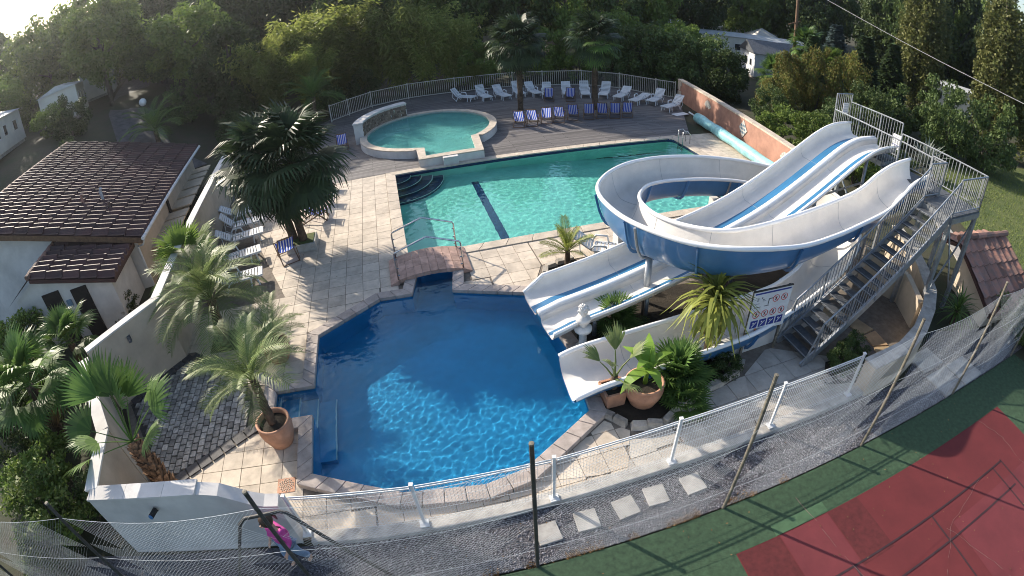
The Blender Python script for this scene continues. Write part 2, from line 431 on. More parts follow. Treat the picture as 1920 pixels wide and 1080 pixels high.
# terrain: one sheet to the horizon, open only under the pools
def terrain():
    ax = sorted(set([-700, -500, -350, -250, -180, -130] + [-100 + 5 * i for i in range(12)] + [-42 + 1.0 * i for i in range(84)] + [45 + 5 * i for i in range(12)] + [130, 180, 250, 350, 500, 700]))
    ay = sorted(set([-200, -120, -70, -40] + [-30 + 3 * i for i in range(10)] + [1.0 * i for i in range(62)] + [64 + 4 * i for i in range(10)] + [110, 130, 160, 200, 260, 350, 500, 700]))
    mb = MB()
    n = len(ax)
    vs_ = [(x, y, -0.06 + hill(x, y) + (0.05 * noise.noise((x * .3, y * .3, 0)) if hypot(x, y - 15) > 28 else 0)) for y in ay for x in ax]
    fs_ = []
    hold = [offset(ccw(MP), 1.2), offset(HX, 0.9)]
    for j in range(len(ay) - 1):
        for i in range(n - 1):
            cx_, cy_ = (ax[i] + ax[i + 1]) / 2, (ay[j] + ay[j + 1]) / 2
            if any(inpoly(cx_, cy_, h) for h in hold): continue
            fs_.append((j * n + i, j * n + i + 1, (j + 1) * n + i + 1, (j + 1) * n + i))
    mb.add(vs_, fs_)
    return struct(mb.build('ground', m_soil, smooth=True))
terrain()

CURB = [(-4.02, 4.40), (-2.64, 4.58), (-0.3, 5.02), (1.83, 5.50), (3.0, 5.74), (5.0, 6.14), (7.0, 6.53), (8.3, 6.80)]
TERR = ccw([(-15.2, 25.6), (-9.65, 10.3), (-10.95, 8.0), (-8.5, 5.1), (-7.7, 4.0), (-4.2, 4.5)] + [(x, y + .25) for x, y in CURB[1:]] + [(10.0, 7.4), (12.4, 9.3), (13.4, 12), (13.4, 27.0)])
base = struct(sheet('pool_terrace', TERR, [HXO, ccw(MPO)], -0.014, m_grout))
# timber deck round the upper pool
dk = [UV(-10.0, 24.03), UV(16.2, 24.03), V3((13.05, 35.6, 0)), V3((12.2, 37.2, 0)), V3((9.5, 40.3, 0)), V3((6.7, 42.0, 0)), V3((1.2, 42.6, 0)), V3((-3.4, 42.0, 0)), V3((-7.4, 41.6, 0)), V3((-10.3, 40.2, 0)), V3((-12.6, 37.0, 0)), V3((-15.0, 31, 0))]
struct(sheet('timber_deck', ccw([tuple(p[:2]) for p in dk]), [], 0.012, m_deck))

# ------------------------------------------------------------------ paving slabs, each its own piece
def tiles(parent, regions, size, mat_, name='paving_slab', gap=0.014, th=0.05, ang=AU, origin=(0, 0), limit=300, avoid=()):
    ca, sa = cos(ang), sin(ang)
    full = MB().box((0, 0, -th / 2), (size - gap, size - gap, th)).mesh(name, mat_)
    got = []
    for reg in regions:
        reg = ccw(reg)
        us = [x * ca + y * sa for x, y in reg]; vs_ = [-x * sa + y * ca for x, y in reg]
        for i in range(int((min(us) - origin[0]) // size), int((max(us) - origin[0]) // size) + 1):
            for j in range(int((min(vs_) - origin[1]) // size), int((max(vs_) - origin[1]) // size) + 1):
                u0, v0 = origin[0] + i * size, origin[1] + j * size
                q = [(u0 + gap / 2, v0 + gap / 2), (u0 + size - gap / 2, v0 + gap / 2), (u0 + size - gap / 2, v0 + size - gap / 2), (u0 + gap / 2, v0 + size - gap / 2)]
                q = [(u * ca - v * sa, u * sa + v * ca) for u, v in q]
                c = clip(q, reg)
                if len(c) < 3 or area(c) < 0.06 * size * size: continue
                mx_, my_ = sum(p[0] for p in c) / len(c), sum(p[1] for p in c) / len(c)
                if any(inpoly(mx_, my_, a) for a in avoid): continue
                got.append((hypot(mx_, my_), mx_, my_, c, area(c) > 0.985 * (size - gap) ** 2))
    got.sort(key=lambda g: g[0])
    rest = MB()
    for k, (d, x, y, c, whole) in enumerate(got):
        dz = R.uniform(-0.003, 0.003)
        if k >= limit:
            rest.prism(c, -th, dz); continue
        if whole:
            put(name, full, parent, (x, y, dz), (R.uniform(-.003, .003), R.uniform(-.003, .003), ang))
        else:
            o = MB().prism([(p[0] - x, p[1] - y) for p in c], -th, 0).build(name, mat_, parent); o.location = (x, y, dz)
    if rest.v: stuff(rest.build(name + '_rest', mat_, parent))

def estruct(name):
    o = bpy.data.objects.new(name, None); COL.objects.link(o); return struct(o)
def PUV(*l): return [tuple(UV(u, v)[:2]) for u, v in l]
WESTL = [(-14.6, 24.0), (-9.6, 10.35)]
tw = estruct('west_paving')
# western terrace between wall, deck and pool (left line follows the boundary wall)
tiles(tw, [ccw([tuple(UV(-0.54, 24.0)[:2]), (-14.75, 24.2), (-14.55, 20.9 + 3), tuple(UV(-7.7, 14.2)[:2]), tuple(UV(-0.54, 14.2)[:2])])], 0.56, m_tile, origin=(-0.54, 14.2), limit=300)
tm = estruct('middle_paving')
tiles(tm, [ccw(PUV((-7.6, 12.15), (-3.3, 12.02), (-1.15, 13.25), (-1.15, 14.2), (-7.7, 14.2))), ccw(PUV((-1.15, 13.25), (0.9, 12.9), (0.9, 14.2), (-1.15, 14.2))),
           ccw([(-9.5, 10.35), (-6.9, 8.85), (-5.3, 9.0), (-5.72, 10.85), (-5.95, 11.05)])], 0.56, m_tile, origin=(-0.54, 14.2), avoid=[HXO])
tc_ = estruct('inner_paving')
tiles(tc_, [ccw(PUV((0.9, 12.75), (3.35, 12.1), (3.9, 13.2), (3.9, 14.76), (0.9, 14.76))), ccw(PUV((3.9, 13.2), (15.2, 13.2), (15.2, 14.76), (3.9, 14.76))), ccw(PUV((-0.54, 14.2), (0.9, 14.2), (0.9, 14.76), (-0.54, 14.76))), ccw(PUV((15.2, 14.8), (17.1, 14.8), (18.2, 23.95), (15.2, 23.95)))], 0.56, m_tile, origin=(-0.54, 14.2), avoid=[HXO])
ts = estruct('south_paving')
tiles(ts, [ccw([(-7.7, 5.62), (-6.2, 7.2), (-5.72, 7.25), (-4.62, 7.4), (-4.3, 5.75), (-4.15, 4.55), (-5.0, 4.45), (-7.3, 4.9)]),
           ccw([(-4.3, 5.74), (-2.36, 5.27), (-2.5, 4.88), (-4.15, 4.62)]), ccw([(-2.36, 5.27), (-0.6, 5.40), (-0.2, 5.30), (-2.5, 4.88)]),
           ccw([(-0.6, 5.40), (-0.2, 5.30), (2.0, 5.80), (0.2, 5.76)]), ccw([(0.2, 5.77), (2.0, 5.81), (2.25, 6.85), (1.75, 7.2)])], 0.505, m_tile, origin=(-5.06 * CU + 5.9 * SU - .02, 5.06 * SU + 5.9 * CU), avoid=[HXO])
te = estruct('walkway_paving')
tiles(te, [ccw([(2.0, 5.80), (5.0, 6.4), (5.4, 8.1), (3.75, 7.4), (2.2, 6.6)]), ccw([(5.0, 6.4), (8.3, 7.05), (8.05, 8.3), (6.4, 8.95), (5.4, 8.1)])], 0.60, M('grey_paving', (0.42, 0.385, 0.34), 0.8, 0.15, 2.5, bump=0.15, rnd=0.10), origin=(4.0, 5.5))

# cobbled corner
CB = ccw([(-9.5, 10.15), (-7.35, 9.27), (-6.75, 8.6), (-6.28, 7.33), (-7.75, 5.72), (-8.2, 5.55), (-10.75, 8.05)])
cob = struct(sheet('cobbled_corner', CB, [], -0.008, M('cobble_joint', (0.06, 0.055, 0.05), 0.95, 0.3, 8)))
def cobbles():
    mesh_ = []
    for k in range(3):
        b = MB().box((0, 0, 0.012), (0.205, 0.165, 0.03), taper=0.93); mesh_.append(b.mesh('cobble', m_cobble))
    spots = []
    for i in range(-40, 40):
        for j in range(-40, 70):
            u, v = i * 0.182, j * 0.222 + (0.111 if i % 2 else 0)
            p = UV(u - 5, v + 6)
            if inpoly(p.x, p.y, offset(CB, -0.12)): spots.append((hypot(p.x, p.y), p))
    spots.sort(key=lambda a: a[0])
    rest = MB()
    for k, (d, p) in enumerate(spots):
        if k < 300: put('cobble', R.choice(mesh_), cob, (p.x, p.y, R.uniform(-.006, .006)), (R.uniform(-.03, .03), R.uniform(-.03, .03), AU + pi / 2 + R.uniform(-.06, .06)), R.uniform(0.93, 1.02))
        else: rest.box((p.x, p.y, 0.012), (0.165, 0.205, 0.03), Matrix.Rotation(AU, 3, 'Z'))
    if rest.v: stuff(rest.build('cobble_rest', m_cobble, cob))
cobbles()
for a, b in (((-6.2, 7.42), (-7.82, 5.66)), ((-9.5, 10.12), (-10.7, 8.1)), ((-9.45, 10.1), (-7.3, 9.22))):
    a, b = V3((*a, 0.012)), V3((*b, 0.012))
    n = int((b - a).length / 0.33)
    for i in range(n):
        p, q = a.lerp(b, i / n + .006), a.lerp(b, (i + 1) / n - .006)
        MB().bar(p, q, 0.30, 0.05).build('edge_stone', m_cobbled, cob)

# ------------------------------------------------------------------ copings
def coping(parent, poly, width, z0, z1, mat_, step, skip=(), over=0.02):
    n = len(poly); out = offset(poly, width); inn = offset(poly, -over)
    for i in range(n):
        if i in skip: continue
        a, b, c, d = V3((*inn[i], 0)), V3((*inn[(i + 1) % n], 0)), V3((*out[(i + 1) % n], 0)), V3((*out[i], 0))
        k = max(1, round((b - a).length / step))
        g = 0.006 / max(.2, (b - a).length)
        for j in range(k):
            t0, t1 = j / k + g, (j + 1) / k - g
            q = [a.lerp(b, t0), a.lerp(b, t1), d.lerp(c, t1), d.lerp(c, t0)]
            m_ = sum(q, V3()) / 4
            o = MB().prism([(p.x - m_.x, p.y - m_.y) for p in q], z0, z1 + R.uniform(-.002, .002)).build('coping_block', mat_, parent, bevel=0.012)
            o.location = (m_.x, m_.y, 0)
# ------------------------------------------------------------------ pool shells
def shell(mb, poly, ztop, zbot):
    n = len(poly)
    mb.add([(p[0], p[1], ztop) for p in poly] + [(p[0], p[1], zbot) for p in poly], [(i, n + i, n + (i + 1) % n, (i + 1) % n) for i in range(n)])
mb = MB(); shell(mb, HX, 0.05, -1.05)
hexb = struct(mb.build('blue_pool_basin', m_hexf))
fl = sheet('pool_floor', offset(HX, 0.002), [], -1.045, m_hexf, hexb)
hexb.cycles.is_caustics_receiver = True; fl.cycles.is_caustics_receiver = True
coping(hexb, HX, 0.32, -0.03, 0.12, m_copeh, 0.42)
# entry steps of the blue pool, white nosing on each
sd = (V3((-5.00, 8.72, 0)) - V3((-4.78, 7.70, 0))).normalized()
for k, (z_, off) in enumerate(((-0.2, 0.92), (-0.42, 0.46), (-0.64, 0.02), (-0.85, -0.42))):
    a0, a1 = V3((-4.78, 7.70, 0)), V3((-5.00, 8.72, 0))
    nx = V3((-sd.y, sd.x, 0)); nx = nx if nx.x < 0 else -nx
    if k < 3:
        q = [a0 + nx * off, a1 + nx * off, a1 + nx * 1.0, a0 + nx * 1.0]
    else:
        q = [a0 + nx * off - sd * .9, a1 + nx * off, a1 + nx * 0.02, a0 + nx * 0.02 - sd * .9]
    MB().prism([(p.x, p.y) for p in q], -1.04, z_).build('pool_step', m_hexf, hexb).cycles.is_caustics_receiver = True
    MB().bar(q[0] + V3((0, 0, z_ + .006)), q[1] + V3((0, 0, z_ + .006)), 0.035, 0.012).build('step_nosing', m_whitep, hexb)

def wavy(name, poly, z, step, mat_, amp, parent=None, seed=0.0, fq=2.0):
    """rippled water surface cut to the pool outline"""
    xs = [p[0] for p in poly]; ys = [p[1] for p in poly]
    bm = bmesh.new()
    nx, ny = int((max(xs) - min(xs)) / step) + 1, int((max(ys) - min(ys)) / step) + 1
    gv = {}
    def vert(i, j):
        if (i, j) not in gv: gv[i, j] = bm.verts.new((min(xs) + i * step, min(ys) + j * step, 0))
        return gv[i, j]
    big = offset(poly, step * 1.5)
    for i in range(nx):
        for j in range(ny):
            if inpoly(min(xs) + (i + .5) * step, min(ys) + (j + .5) * step, big): bm.faces.new((vert(i, j), vert(i + 1, j), vert(i + 1, j + 1), vert(i, j + 1)))
    # cells just outside are pulled back to the basin wall by hiding under the coping
    for v in bm.verts:
        x, y = v.co.x, v.co.y
        v.co.z = z + amp * noise.noise((x * fq, y * fq, seed)) + amp * .28 * noise.noise((x * fq * 2.1, y * fq * 2.1, seed + 5)) + amp * .9 * noise.noise((x * .6, y * .6, seed + 9))
    me = bpy.data.meshes.new(name); bm.to_mesh(me); bm.free(); me.materials.append(mat_)
    me.polygons.foreach_set('use_smooth', [True] * len(me.polygons))
    o = put(name, me, parent)
    o.cycles.is_caustics_caster = True
    return struct(o)
wavy('blue_pool_water', HX, 0.02, 0.032, m_whex, 0.0031, fq=6.3)

# main pool: pale liner, navy waterline band, floor sloping to the deep end
mainb = MB()
def PP(u, v, z): return tuple(UV(u, v, z))
rr_ = 0.5
def rrect(u0, v0, u1, v1, r, n=5):
    out = []
    for cx_, cy_, a0 in ((u1 - r, v0 + r, -pi / 2), (u1 - r, v1 - r, 0), (u0 + .12, v1 - .12, pi / 2), (u0 + .12, v0 + .12, pi)):
        q = r if cx_ > (u0 + u1) / 2 else 0.12
        for k in range(n + 1):
            a = a0 + pi / 2 * k / n; out.append((cx_ + q * cos(a), cy_ + q * sin(a)))
    return out
RRU = rrect(PU0, PV0, PU1, PV1, rr_)
RR = [tuple(UV(u, v)[:2]) for u, v in RRU]
def fz(u): return -1.15 - 0.9 * sstep(4, 13, u)
n = len(RR)
mainb.add([(*p, -0.30) for p in RR] + [(*p, fz(q[0])) for p, q in zip(RR, RRU)], [(i, n + i, n + (i + 1) % n, (i + 1) % n) for i in range(n)])
rows = [[PP(PU0 + (PU1 - PU0) * i / 24, v, fz(PU0 + (PU1 - PU0) * i / 24)) for i in range(25)] for v in (PV0, PV1)]
mainb.grid(rows)
mainp = struct(mainb.build('large_pool_basin', m_liner)); mainp.cycles.is_caustics_receiver = True
bd = MB(); bd.add([(*p, 0.0) for p in RR] + [(*p, -0.302) for p in RR], [(i, n + i, n + (i + 1) % n, (i + 1) % n) for i in range(n)])
bd.build('waterline_band', m_navy, mainp)
coping(mainp, MP, 0.43, -0.03, 0.035, m_cope, 0.85, over=0.03)
for (cu, cv, sx, sy) in ((PU1, PV1, -1, -1), (PU1, PV0, -1, 1)):   # corner fillets of the rounded end
    q = [(cu, cv)] + [(cu + sx * rr_ * (1 - cos(a)), cv + sy * rr_ * (1 - sin(a))) for a in [pi / 2 * k / 6 for k in range(7)]]
    MB().prism([tuple(UV(u, v)[:2]) for u, v in q], -0.03, 0.034).build('coping_corner', m_cope, mainp)
# lane line on the floor
ln = MB()
for k in range(8):
    v0, v1 = 16.0 + k * .78, 16.0 + (k + 1) * .78
    ln.add([PP(3.35, v0, fz(3.3) + .008), PP(3.68, v0, fz(3.3) + .008), PP(3.68, v1, fz(3.3) + .008), PP(3.35, v1, fz(3.3) + .008)], [(0, 1, 2, 3)])
o = ln.build('lane_line', m_navy, mainp); o.cycles.is_caustics_receiver = True
# quarter-round corner steps
for k in range(4):
    rad_ = 0.75 + 0.52 * k; z_ = -0.22 - 0.22 * k
    pl = [(PU0, PV1)] + [(PU0 + rad_ * cos(a), PV1 - rad_ * 1.12 * sin(a)) for a in [pi / 2 * i / 14 for i in range(15)]]
    o = MB().prism([tuple(UV(u, v)[:2]) for u, v in pl], -1.14, z_).build('corner_step', m_navy, mainp)
    MB().tube([UV(u, v, z_ + .008) for u, v in pl[1:]], 0.022, 5).build('step_nosing', m_whitep, mainp)
wavy('large_pool_water', ccw(MP), -0.10, 0.055, m_wmain, 0.0042, seed=3, fq=4.4)
# pool ladder at the far corner
ld = thing('pool_ladder', 'small steel ladder in the far right corner of the large pool', 'ladder', tuple(UV(14.4, 22.6)))
for s in (-.22, .22):
    MB().tube([UV(0.75, s, .02), UV(0.75, s, .55), UV(0.55, s, .75), UV(0.3, s, .7), UV(0.28, s, -.9)], 0.022, 6).build('side_rail', m_inox, ld, True)
for k in range(3): MB().bar(UV(0.28, -.22, -.2 - .25 * k), UV(0.28, .22, -.2 - .25 * k), .06, .02).build('rung', m_inox, ld)

# ------------------------------------------------------------------ raised round wading pool
WC = V3((-4.25, 29.55, 0)); WR = 4.05
def arcpts(r, a0, a1, n): return [(WC.x + r * cos(rad(a0 + (a1 - a0) * i / n)), WC.y + r * 1.08 * sin(rad(a0 + (a1 - a0) * i / n))) for i in range(n + 1)]
nin = [UV(-0.15 + .9 + 3.5, 26.6)[:2]]
NOTI = [(-1.62, 27.05), (-1.32, 24.72), (-3.75, 24.16), (-3.98, 25.5)]
NOTO = [(-1.22, 27.2), (-0.88, 24.30), (-4.02, 23.62), (-4.40, 25.35)]
inner = arcpts(WR - .42, -38, 266, 46) + [NOTI[3], NOTI[2], NOTI[1], NOTI[0]]
outer = arcpts(WR, -36, 266, 46) + [NOTO[3], NOTO[2], NOTO[1], NOTO[0]]
wp = thing('wading_pool', 'raised round wading pool with pale stone rim on the timber deck', 'pool')
mb = MB(); k = len(inner)
for z0, z1, P in ((0.0, 0.40, outer), (-0.10, 0.40, inner)):
    mb.add([(*p, z0) for p in P] + [(*p, z1) for p in P], [(i, (i + 1) % k, k + (i + 1) % k, k + i) for i in range(k)])
mb.build('pool_wall', m_white, wp, True)
for i in range(0, k):
    j = (i + 1) % k
    g0 = 0.004
    q = [inner[i], inner[j], outer[j], outer[i]]
    if i % 3 == 0 or i >= 45:
        last = (i + 3) if i < 45 else i + 1
        ids = list(range(i, last + 1))
        P = [inner[t % k] for t in ids] + [outer[t % k] for t in reversed(ids)]
        if i == 48 - 1 + 0: pass
        MB().prism(P, 0.402, 0.455 + R.uniform(-.002, .002)).build('rim_stone', m_cope, wp)
sheet('pool_floor', ccw(inner), [], 0.03, m_round, wp)
o = wavy('wading_pool_water', ccw(inner), 0.385, 0.16, m_wround, 0.006, seed=8, fq=2.5)
o.cycles.is_caustics_caster = False
# overflow spout toward the large pool
MB().box(UV(1.95 + .75, 23.85, .21), (.75, .42, .43), Matrix.Rotation(AU, 3, 'Z')).build('spout_block', m_white, wp, bevel=.02)
# fountain wall behind it
fw = thing('fountain_wall', 'curved rubble stone fountain wall with white coping behind the wading pool', 'wall')
a0, a1 = 118, 186
P1 = arcpts(WR + .32, a0, a1, 12); P2 = arcpts(WR - .22, a0, a1, 12)
mb = MB(); mb.prism(P1 + P2[::-1], 0.0, 1.22); mb.build('wall_core', m_white, fw)
MB().prism(arcpts(WR + .36, a0 - .5, a1 + .5, 12) + arcpts(WR - .27, a0 - .5, a1 + .5, 12)[::-1], 1.223, 1.31).build('wall_coping', m_white, fw, bevel=.015)
for i in range(15):
    for j in range(6):
        a = a0 + (a1 - a0) * (i + .5 + R.uniform(-.15, .15) + (j % 2) * .3) / 15.5
        c = arcpts(WR - .235, a, a, 1)[0]
        MB().box((c[0], c[1], .42 + j * .135), (.09, R.uniform(.25, .36), .125), Matrix.Rotation(rad(a), 3, 'Z') @ Matrix.Rotation(R.uniform(-.08, .08), 3, 'X'), taper=.9).build('facing_stone', m_stone, fw)

# ------------------------------------------------------------------ kerb, gravel, court
kerb = struct(MB().prism([(x, y) for x, y in CURB] + [(x - .05, y + .27) for x, y in CURB[::-1]], -0.03, 0.10).build('fence_kerb', m_conc, bevel=.015))
HL = lambda x: 3.93 + (x - .08) * 0.197       # court edge
GR = ccw([(-9.5, 2.1), (16.0, HL(16.0) + .02), (16.0, 8.2), (12.4, 8.6), (9.8, 7.0), (8.3, 6.75)] + [(x, y) for x, y in CURB[::-1]] + [(-5.6, 4.15), (-9.5, 3.3)])
grs = struct(sheet('gravel_strip', GR, [], -0.018, m_gravb))
def gravel():
    mb = MB()
    v0 = [V3(p) for p in ((1, 0, 0), (-1, 0, 0), (0, 1, 0), (0, -1, 0), (0, 0, 1), (0, 0, -.6))]
    f0 = [(0, 2, 4), (2, 1, 4), (1, 3, 4), (3, 0, 4)]
    k = 0
    while k < 26000:
        x = R.uniform(-5.5, 13); y = HL(x) + R.uniform(0, 1.75) ** 1.0
        if x < -4 and y > 3.4: continue
        k += 1
        if not inpoly(x, y, GR): continue
        s = R.uniform(.012, .028); a = R.uniform(0, 6.28); ca, sa = cos(a), sin(a)
        t = R.uniform(.6, 1)
        q = [V3((p.x * s, p.y * s * t, p.z * s * .7)) for p in v0]
        mb.add([(x + p.x * ca - p.y * sa, y + p.x * sa + p.y * ca, -.012 + p.z) for p in q], f0)
    o = stuff(mb.build('gravel', m_gravel)); tag(o, 'loose grey gravel strip between the white fence and the sports court', 'gravel')
gravel()
for k, (x, y) in enumerate([(0.33, 4.60), (1.05, 4.80), (1.80, 4.98), (2.42, 5.16), (3.20, 5.30)]):
    o = MB().box((0, 0, -.01), (.42, .42, .07)).build('stepping_slab', m_conc, bevel=.008)
    o.location = (x, y, 0); o.rotation_euler = (0, 0, AU + R.uniform(-.12, .12))
    tag(o, ORD[k] + ' pale square stepping slab in the gravel counting from the left', 'slab', 'stepping slabs in the gravel')
for k, (x, y) in enumerate([(11.25, 6.60), (12.3, 6.82), (11.15, 7.50)]):
    o = MB().box((0, 0, 0), (1.02, .84 if k < 2 else .7, .08)).build('concrete_pad', m_conc, bevel=.01)
    o.location = (x, y, .0); o.rotation_euler = (0, 0, AU)
    tag(o, ['large concrete pad nearest the court corner', 'large concrete pad beside the right fence post', 'concrete pad behind the two nearest the court'][k], 'slab', 'concrete pads by the court')
AC = rad(10.6); ec = V3((cos(AC), sin(AC), 0)); fc = V3((sin(AC), -cos(AC), 0))
A0 = V3((3.58, 3.62, 0))
def CT(a, b): p = A0 + ec * a + fc * b; return (p.x, p.y)
court = struct(sheet('sports_court', ccw([(-30, HL(-30)), (15.2, HL(15.2)), (15.5, 6.2), (16.2, 3), (18, -9), (-30, -9)]), [], -0.002, m_green))
def patch(name, pts, z, m_): return struct(sheet(name, ccw([CT(*p) for p in pts]), [], z, m_, court))
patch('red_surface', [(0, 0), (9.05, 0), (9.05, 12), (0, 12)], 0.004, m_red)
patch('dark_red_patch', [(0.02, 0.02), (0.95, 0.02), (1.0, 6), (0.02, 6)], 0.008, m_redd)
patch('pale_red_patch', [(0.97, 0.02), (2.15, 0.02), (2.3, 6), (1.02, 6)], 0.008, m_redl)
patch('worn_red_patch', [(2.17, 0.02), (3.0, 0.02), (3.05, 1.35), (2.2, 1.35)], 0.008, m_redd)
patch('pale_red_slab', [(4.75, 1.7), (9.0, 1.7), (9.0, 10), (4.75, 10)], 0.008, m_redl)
patch('pale_green_patch', [(0.9, -.26), (2.2, -.26), (2.2, -.01), (0.9, -.01)], 0.005, m_greenl)
def cline(p, q): 
    a, b = V3((*CT(*p), .013)), V3((*CT(*q), .013))
    struct(MB().bar(a, b, 0.045, 0.002).build('court_line', m_line, court))
cline((7.45, 1.27), (-2, 1.27)); cline((7.3, 1.99), (-2, 1.99)); cline((7.45, 1.22), (7.45, 9)); cline((7.0, 1.27), (7.0, 9))
cline((4.35, 1.3), (4.35, 1.97)); cline((4.37, 2.0), (4.37, 9)); cline((2.0, 1.3), (2.0, 1.97))
m_crack = M('crack_dust', (.24, .15, .14), .9, .3, 9)
def crack(pts):
    P = []
    for (a, b) in zip(pts[:-1], pts[1:]):
        for k in range(8):
            t = k / 8; P.append((a[0] + (b[0] - a[0]) * t + R.uniform(-.03, .03), a[1] + (b[1] - a[1]) * t + R.uniform(-.03, .03)))
    m_ = MB()
    for p, q in zip(P[:-1], P[1:]):
        if R.random() < .8: m_.bar((*CT(*p), .0145), (*CT(*q), .0145), R.uniform(.003, .008), .002)
    struct(m_.build('surface_crack', m_crack, court))
crack([(1.75, -.6), (1.95, 1.2), (2.4, 3.2), (2.7, 6)]); crack([(7.9, 0.0), (8.2, .8), (8.1, 1.6), (8.8, 3.5)]); crack([(3.1, 3.2), (4.6, 1.75), (6.5, 1.2)]); crack([(4.5, 1.7), (5.2, 3.5), (5.0, 5)])
def weeds():
    mb = MB()
    for k in range(2600):
        x = R.uniform(-1.5, 5.2); y = HL(x) + abs(R.gauss(0, .07)) + .01
        if noise.noise((x * 1.6, 0, 4)) < -.05: continue
        h = R.uniform(.015, .05); a = R.uniform(0, 6.28); w_ = .012
        mb.add([(x - w_ * cos(a), y - w_ * sin(a), -.01), (x + w_ * cos(a), y + w_ * sin(a), -.01), (x + R.uniform(-.04, .04), y + R.uniform(-.04, .04), h)], [(0, 1, 2)])
    tag(stuff(mb.build('weeds', M('rusty_weeds', (.26, .15, .06), .9, .3, 9, rnd=.5, island=True))), 'rusty brown weeds and moss along the court edge of the gravel', 'weeds')
weeds()
lw = struct(sheet('lawn', ccw([(18.5, 8), (40, 8), (44, 24), (27, 24), (21.5, 17)]), [], -0.02, m_lawnsoil))
def grass():
    mb = MB()
    for k in range(16000):
        x, y = R.uniform(17.5, 38), R.uniform(7, 23)
        if not inpoly(x, y, [(18.5, 8), (40, 8), (44, 24), (27, 24), (21.5, 17)]): continue
        h = R.uniform(.05, .12); a = R.uniform(0, 6.28); w_ = .02
        mb.add([(x - w_ * cos(a), y - w_ * sin(a), -.02), (x + w_ * cos(a), y + w_ * sin(a), -.02), (x + R.uniform(-.05, .05), y + R.uniform(-.05, .05), h)], [(0, 1, 2)])
    o = stuff(mb.build('grass', l_grass)); tag(o, 'mown grass on the lawn right of the slide tower', 'grass')
grass()
struct(MB().prism([(17.6, 11.0), (20.9, 17.4), (20.3, 17.8), (16.9, 11.3)], -.03, .02).build('garden_path', m_conc))
# lane climbing to the left
mb = MB(); pts = [(-20, 27.5), (-24, 29.5), (-30, 36), (-38, 47), (-50, 66), (-70, 95)]
rw = []
for i, (x, y) in enumerate(pts):
    d = V3((pts[min(i + 1, 5)][0] - pts[max(i - 1, 0)][0], pts[min(i + 1, 5)][1] - pts[max(i - 1, 0)][1], 0)).normalized(); nn = V3((-d.y, d.x, 0)) * 1.9
    rw.append([(x + nn.x, y + nn.y, hill(x + nn.x, y + nn.y) + .12), (x, y, hill(x, y) + .12), (x - nn.x, y - nn.y, hill(x - nn.x, y - nn.y) + .12)])
mb.grid([[r_[2 - k] for k in range(3)] for r_ in rw]); struct(mb.build('lane', m_asphalt, smooth=True))

def litter():
    mb = MB()
    for k in range(900):
        x, y = R.choice(((R.uniform(-9, 1), R.uniform(12, 23)), (R.uniform(-4, 14), R.uniform(1, 6)), (R.uniform(14, 19), R.uniform(2, 8)), (R.uniform(-10, 12), R.uniform(24, 40))))
        if inpoly(x, y, offset(HX, .1)) or inpoly(x, y, offset(ccw(MP), .1)): continue
        s_ = R.uniform(.012, .03); a = R.uniform(0, 6.28); d = V3((cos(a), sin(a), R.uniform(-.2, .4))) * s_; e = V3((-sin(a), cos(a), 0)) * s_ * .5
        p = V3((x, y, .03)); mb.add([p - d, p + e, p + d, p - e], [(0, 1, 2, 3)])
    tag(stuff(mb.build('fallen_leaves', M('dry_leaf_litter', (.20, .12, .05), .9, .3, 9, rnd=.5, island=True))), 'scattered dry leaves on the paving, deck and court', 'leaves')
litter()
# ================================================================== WALLS, HOUSE, BRIDGE
def wall_run(name, label, pts, th, h0, h1, mwall, mcap, cap=0.05, capw=0.06):
    t = thing(name, label, 'wall')
    for i in range(len(pts) - 1):
        a, b = V3((*pts[i], 0)), V3((*pts[i + 1], 0))
        d = (b - a).normalized(); nn = V3((-d.y, d.x, 0)) * th / 2
        za, zb = (h0 + (h1 - h0) * i / (len(pts) - 1), h0 + (h1 - h0) * (i + 1) / (len(pts) - 1))
        q = [a - nn, b - nn, b + nn, a + nn]
        MB().add([(p.x, p.y, -.05) for p in q] + [(q[0].x, q[0].y, za), (q[1].x, q[1].y, zb), (q[2].x, q[2].y, zb), (q[3].x, q[3].y, za)],
                 [(3, 2, 1, 0), (4, 5, 6, 7), (0, 1, 5, 4), (1, 2, 6, 5), (2, 3, 7, 6), (3, 0, 4, 7)]).build('wall_panel', mwall, t)
        if mcap:
            n2 = nn * (1 + capw / th); q = [a - n2, b - n2, b + n2, a + n2]
            zz = [za, zb, zb, za]
            MB().add([(p.x, p.y, z + .003) for p, z in zip(q, zz)] + [(p.x, p.y, z + cap) for p, z in zip(q, zz)], [(3, 2, 1, 0), (4, 5, 6, 7), (0, 1, 5, 4), (1, 2, 6, 5), (2, 3, 7, 6), (3, 0, 4, 7)]).build('wall_cap', mcap, t)
    return t
bw = wall_run('boundary_wall', 'long cream boundary wall with pale cap left of the pool terrace', [(-14.75, 24.7), (-11.3, 14.4), (-9.82, 10.1)], .24, 1.95, 2.1, m_render, m_white)
bw2 = wall_run('courtyard_wall', 'cream wall bending round the cobbled corner with a small box lamp', [(-9.78, 10.16), (-11.15, 7.95)], .238, 2.095, 2.0, m_render, m_white)
MB().box((-10.35, 8.95, 1.62), (.09, .13, .19), Matrix.Rotation(rad(32), 3, 'Z')).build('box_lamp', m_grate, bw2)
bw3 = wall_run('side_wall', 'short cream wall behind the leaning palm at the left corner', [(-11.2, 7.75), (-8.75, 5.45), (-8.15, 3.95)], .26, 1.85, 1.8, m_render, m_white)
pw = thing('front_wall', 'white front wall with curved sweeping end facing the chain link fence', 'wall')
fp = [(-8.12, 3.72), (-7.2, 3.90), (-6.3, 4.07), (-5.6, 4.20), (-5.2, 4.27), (-4.95, 4.32), (-4.75, 4.36), (-4.5, 4.41), (-4.25, 4.46)]
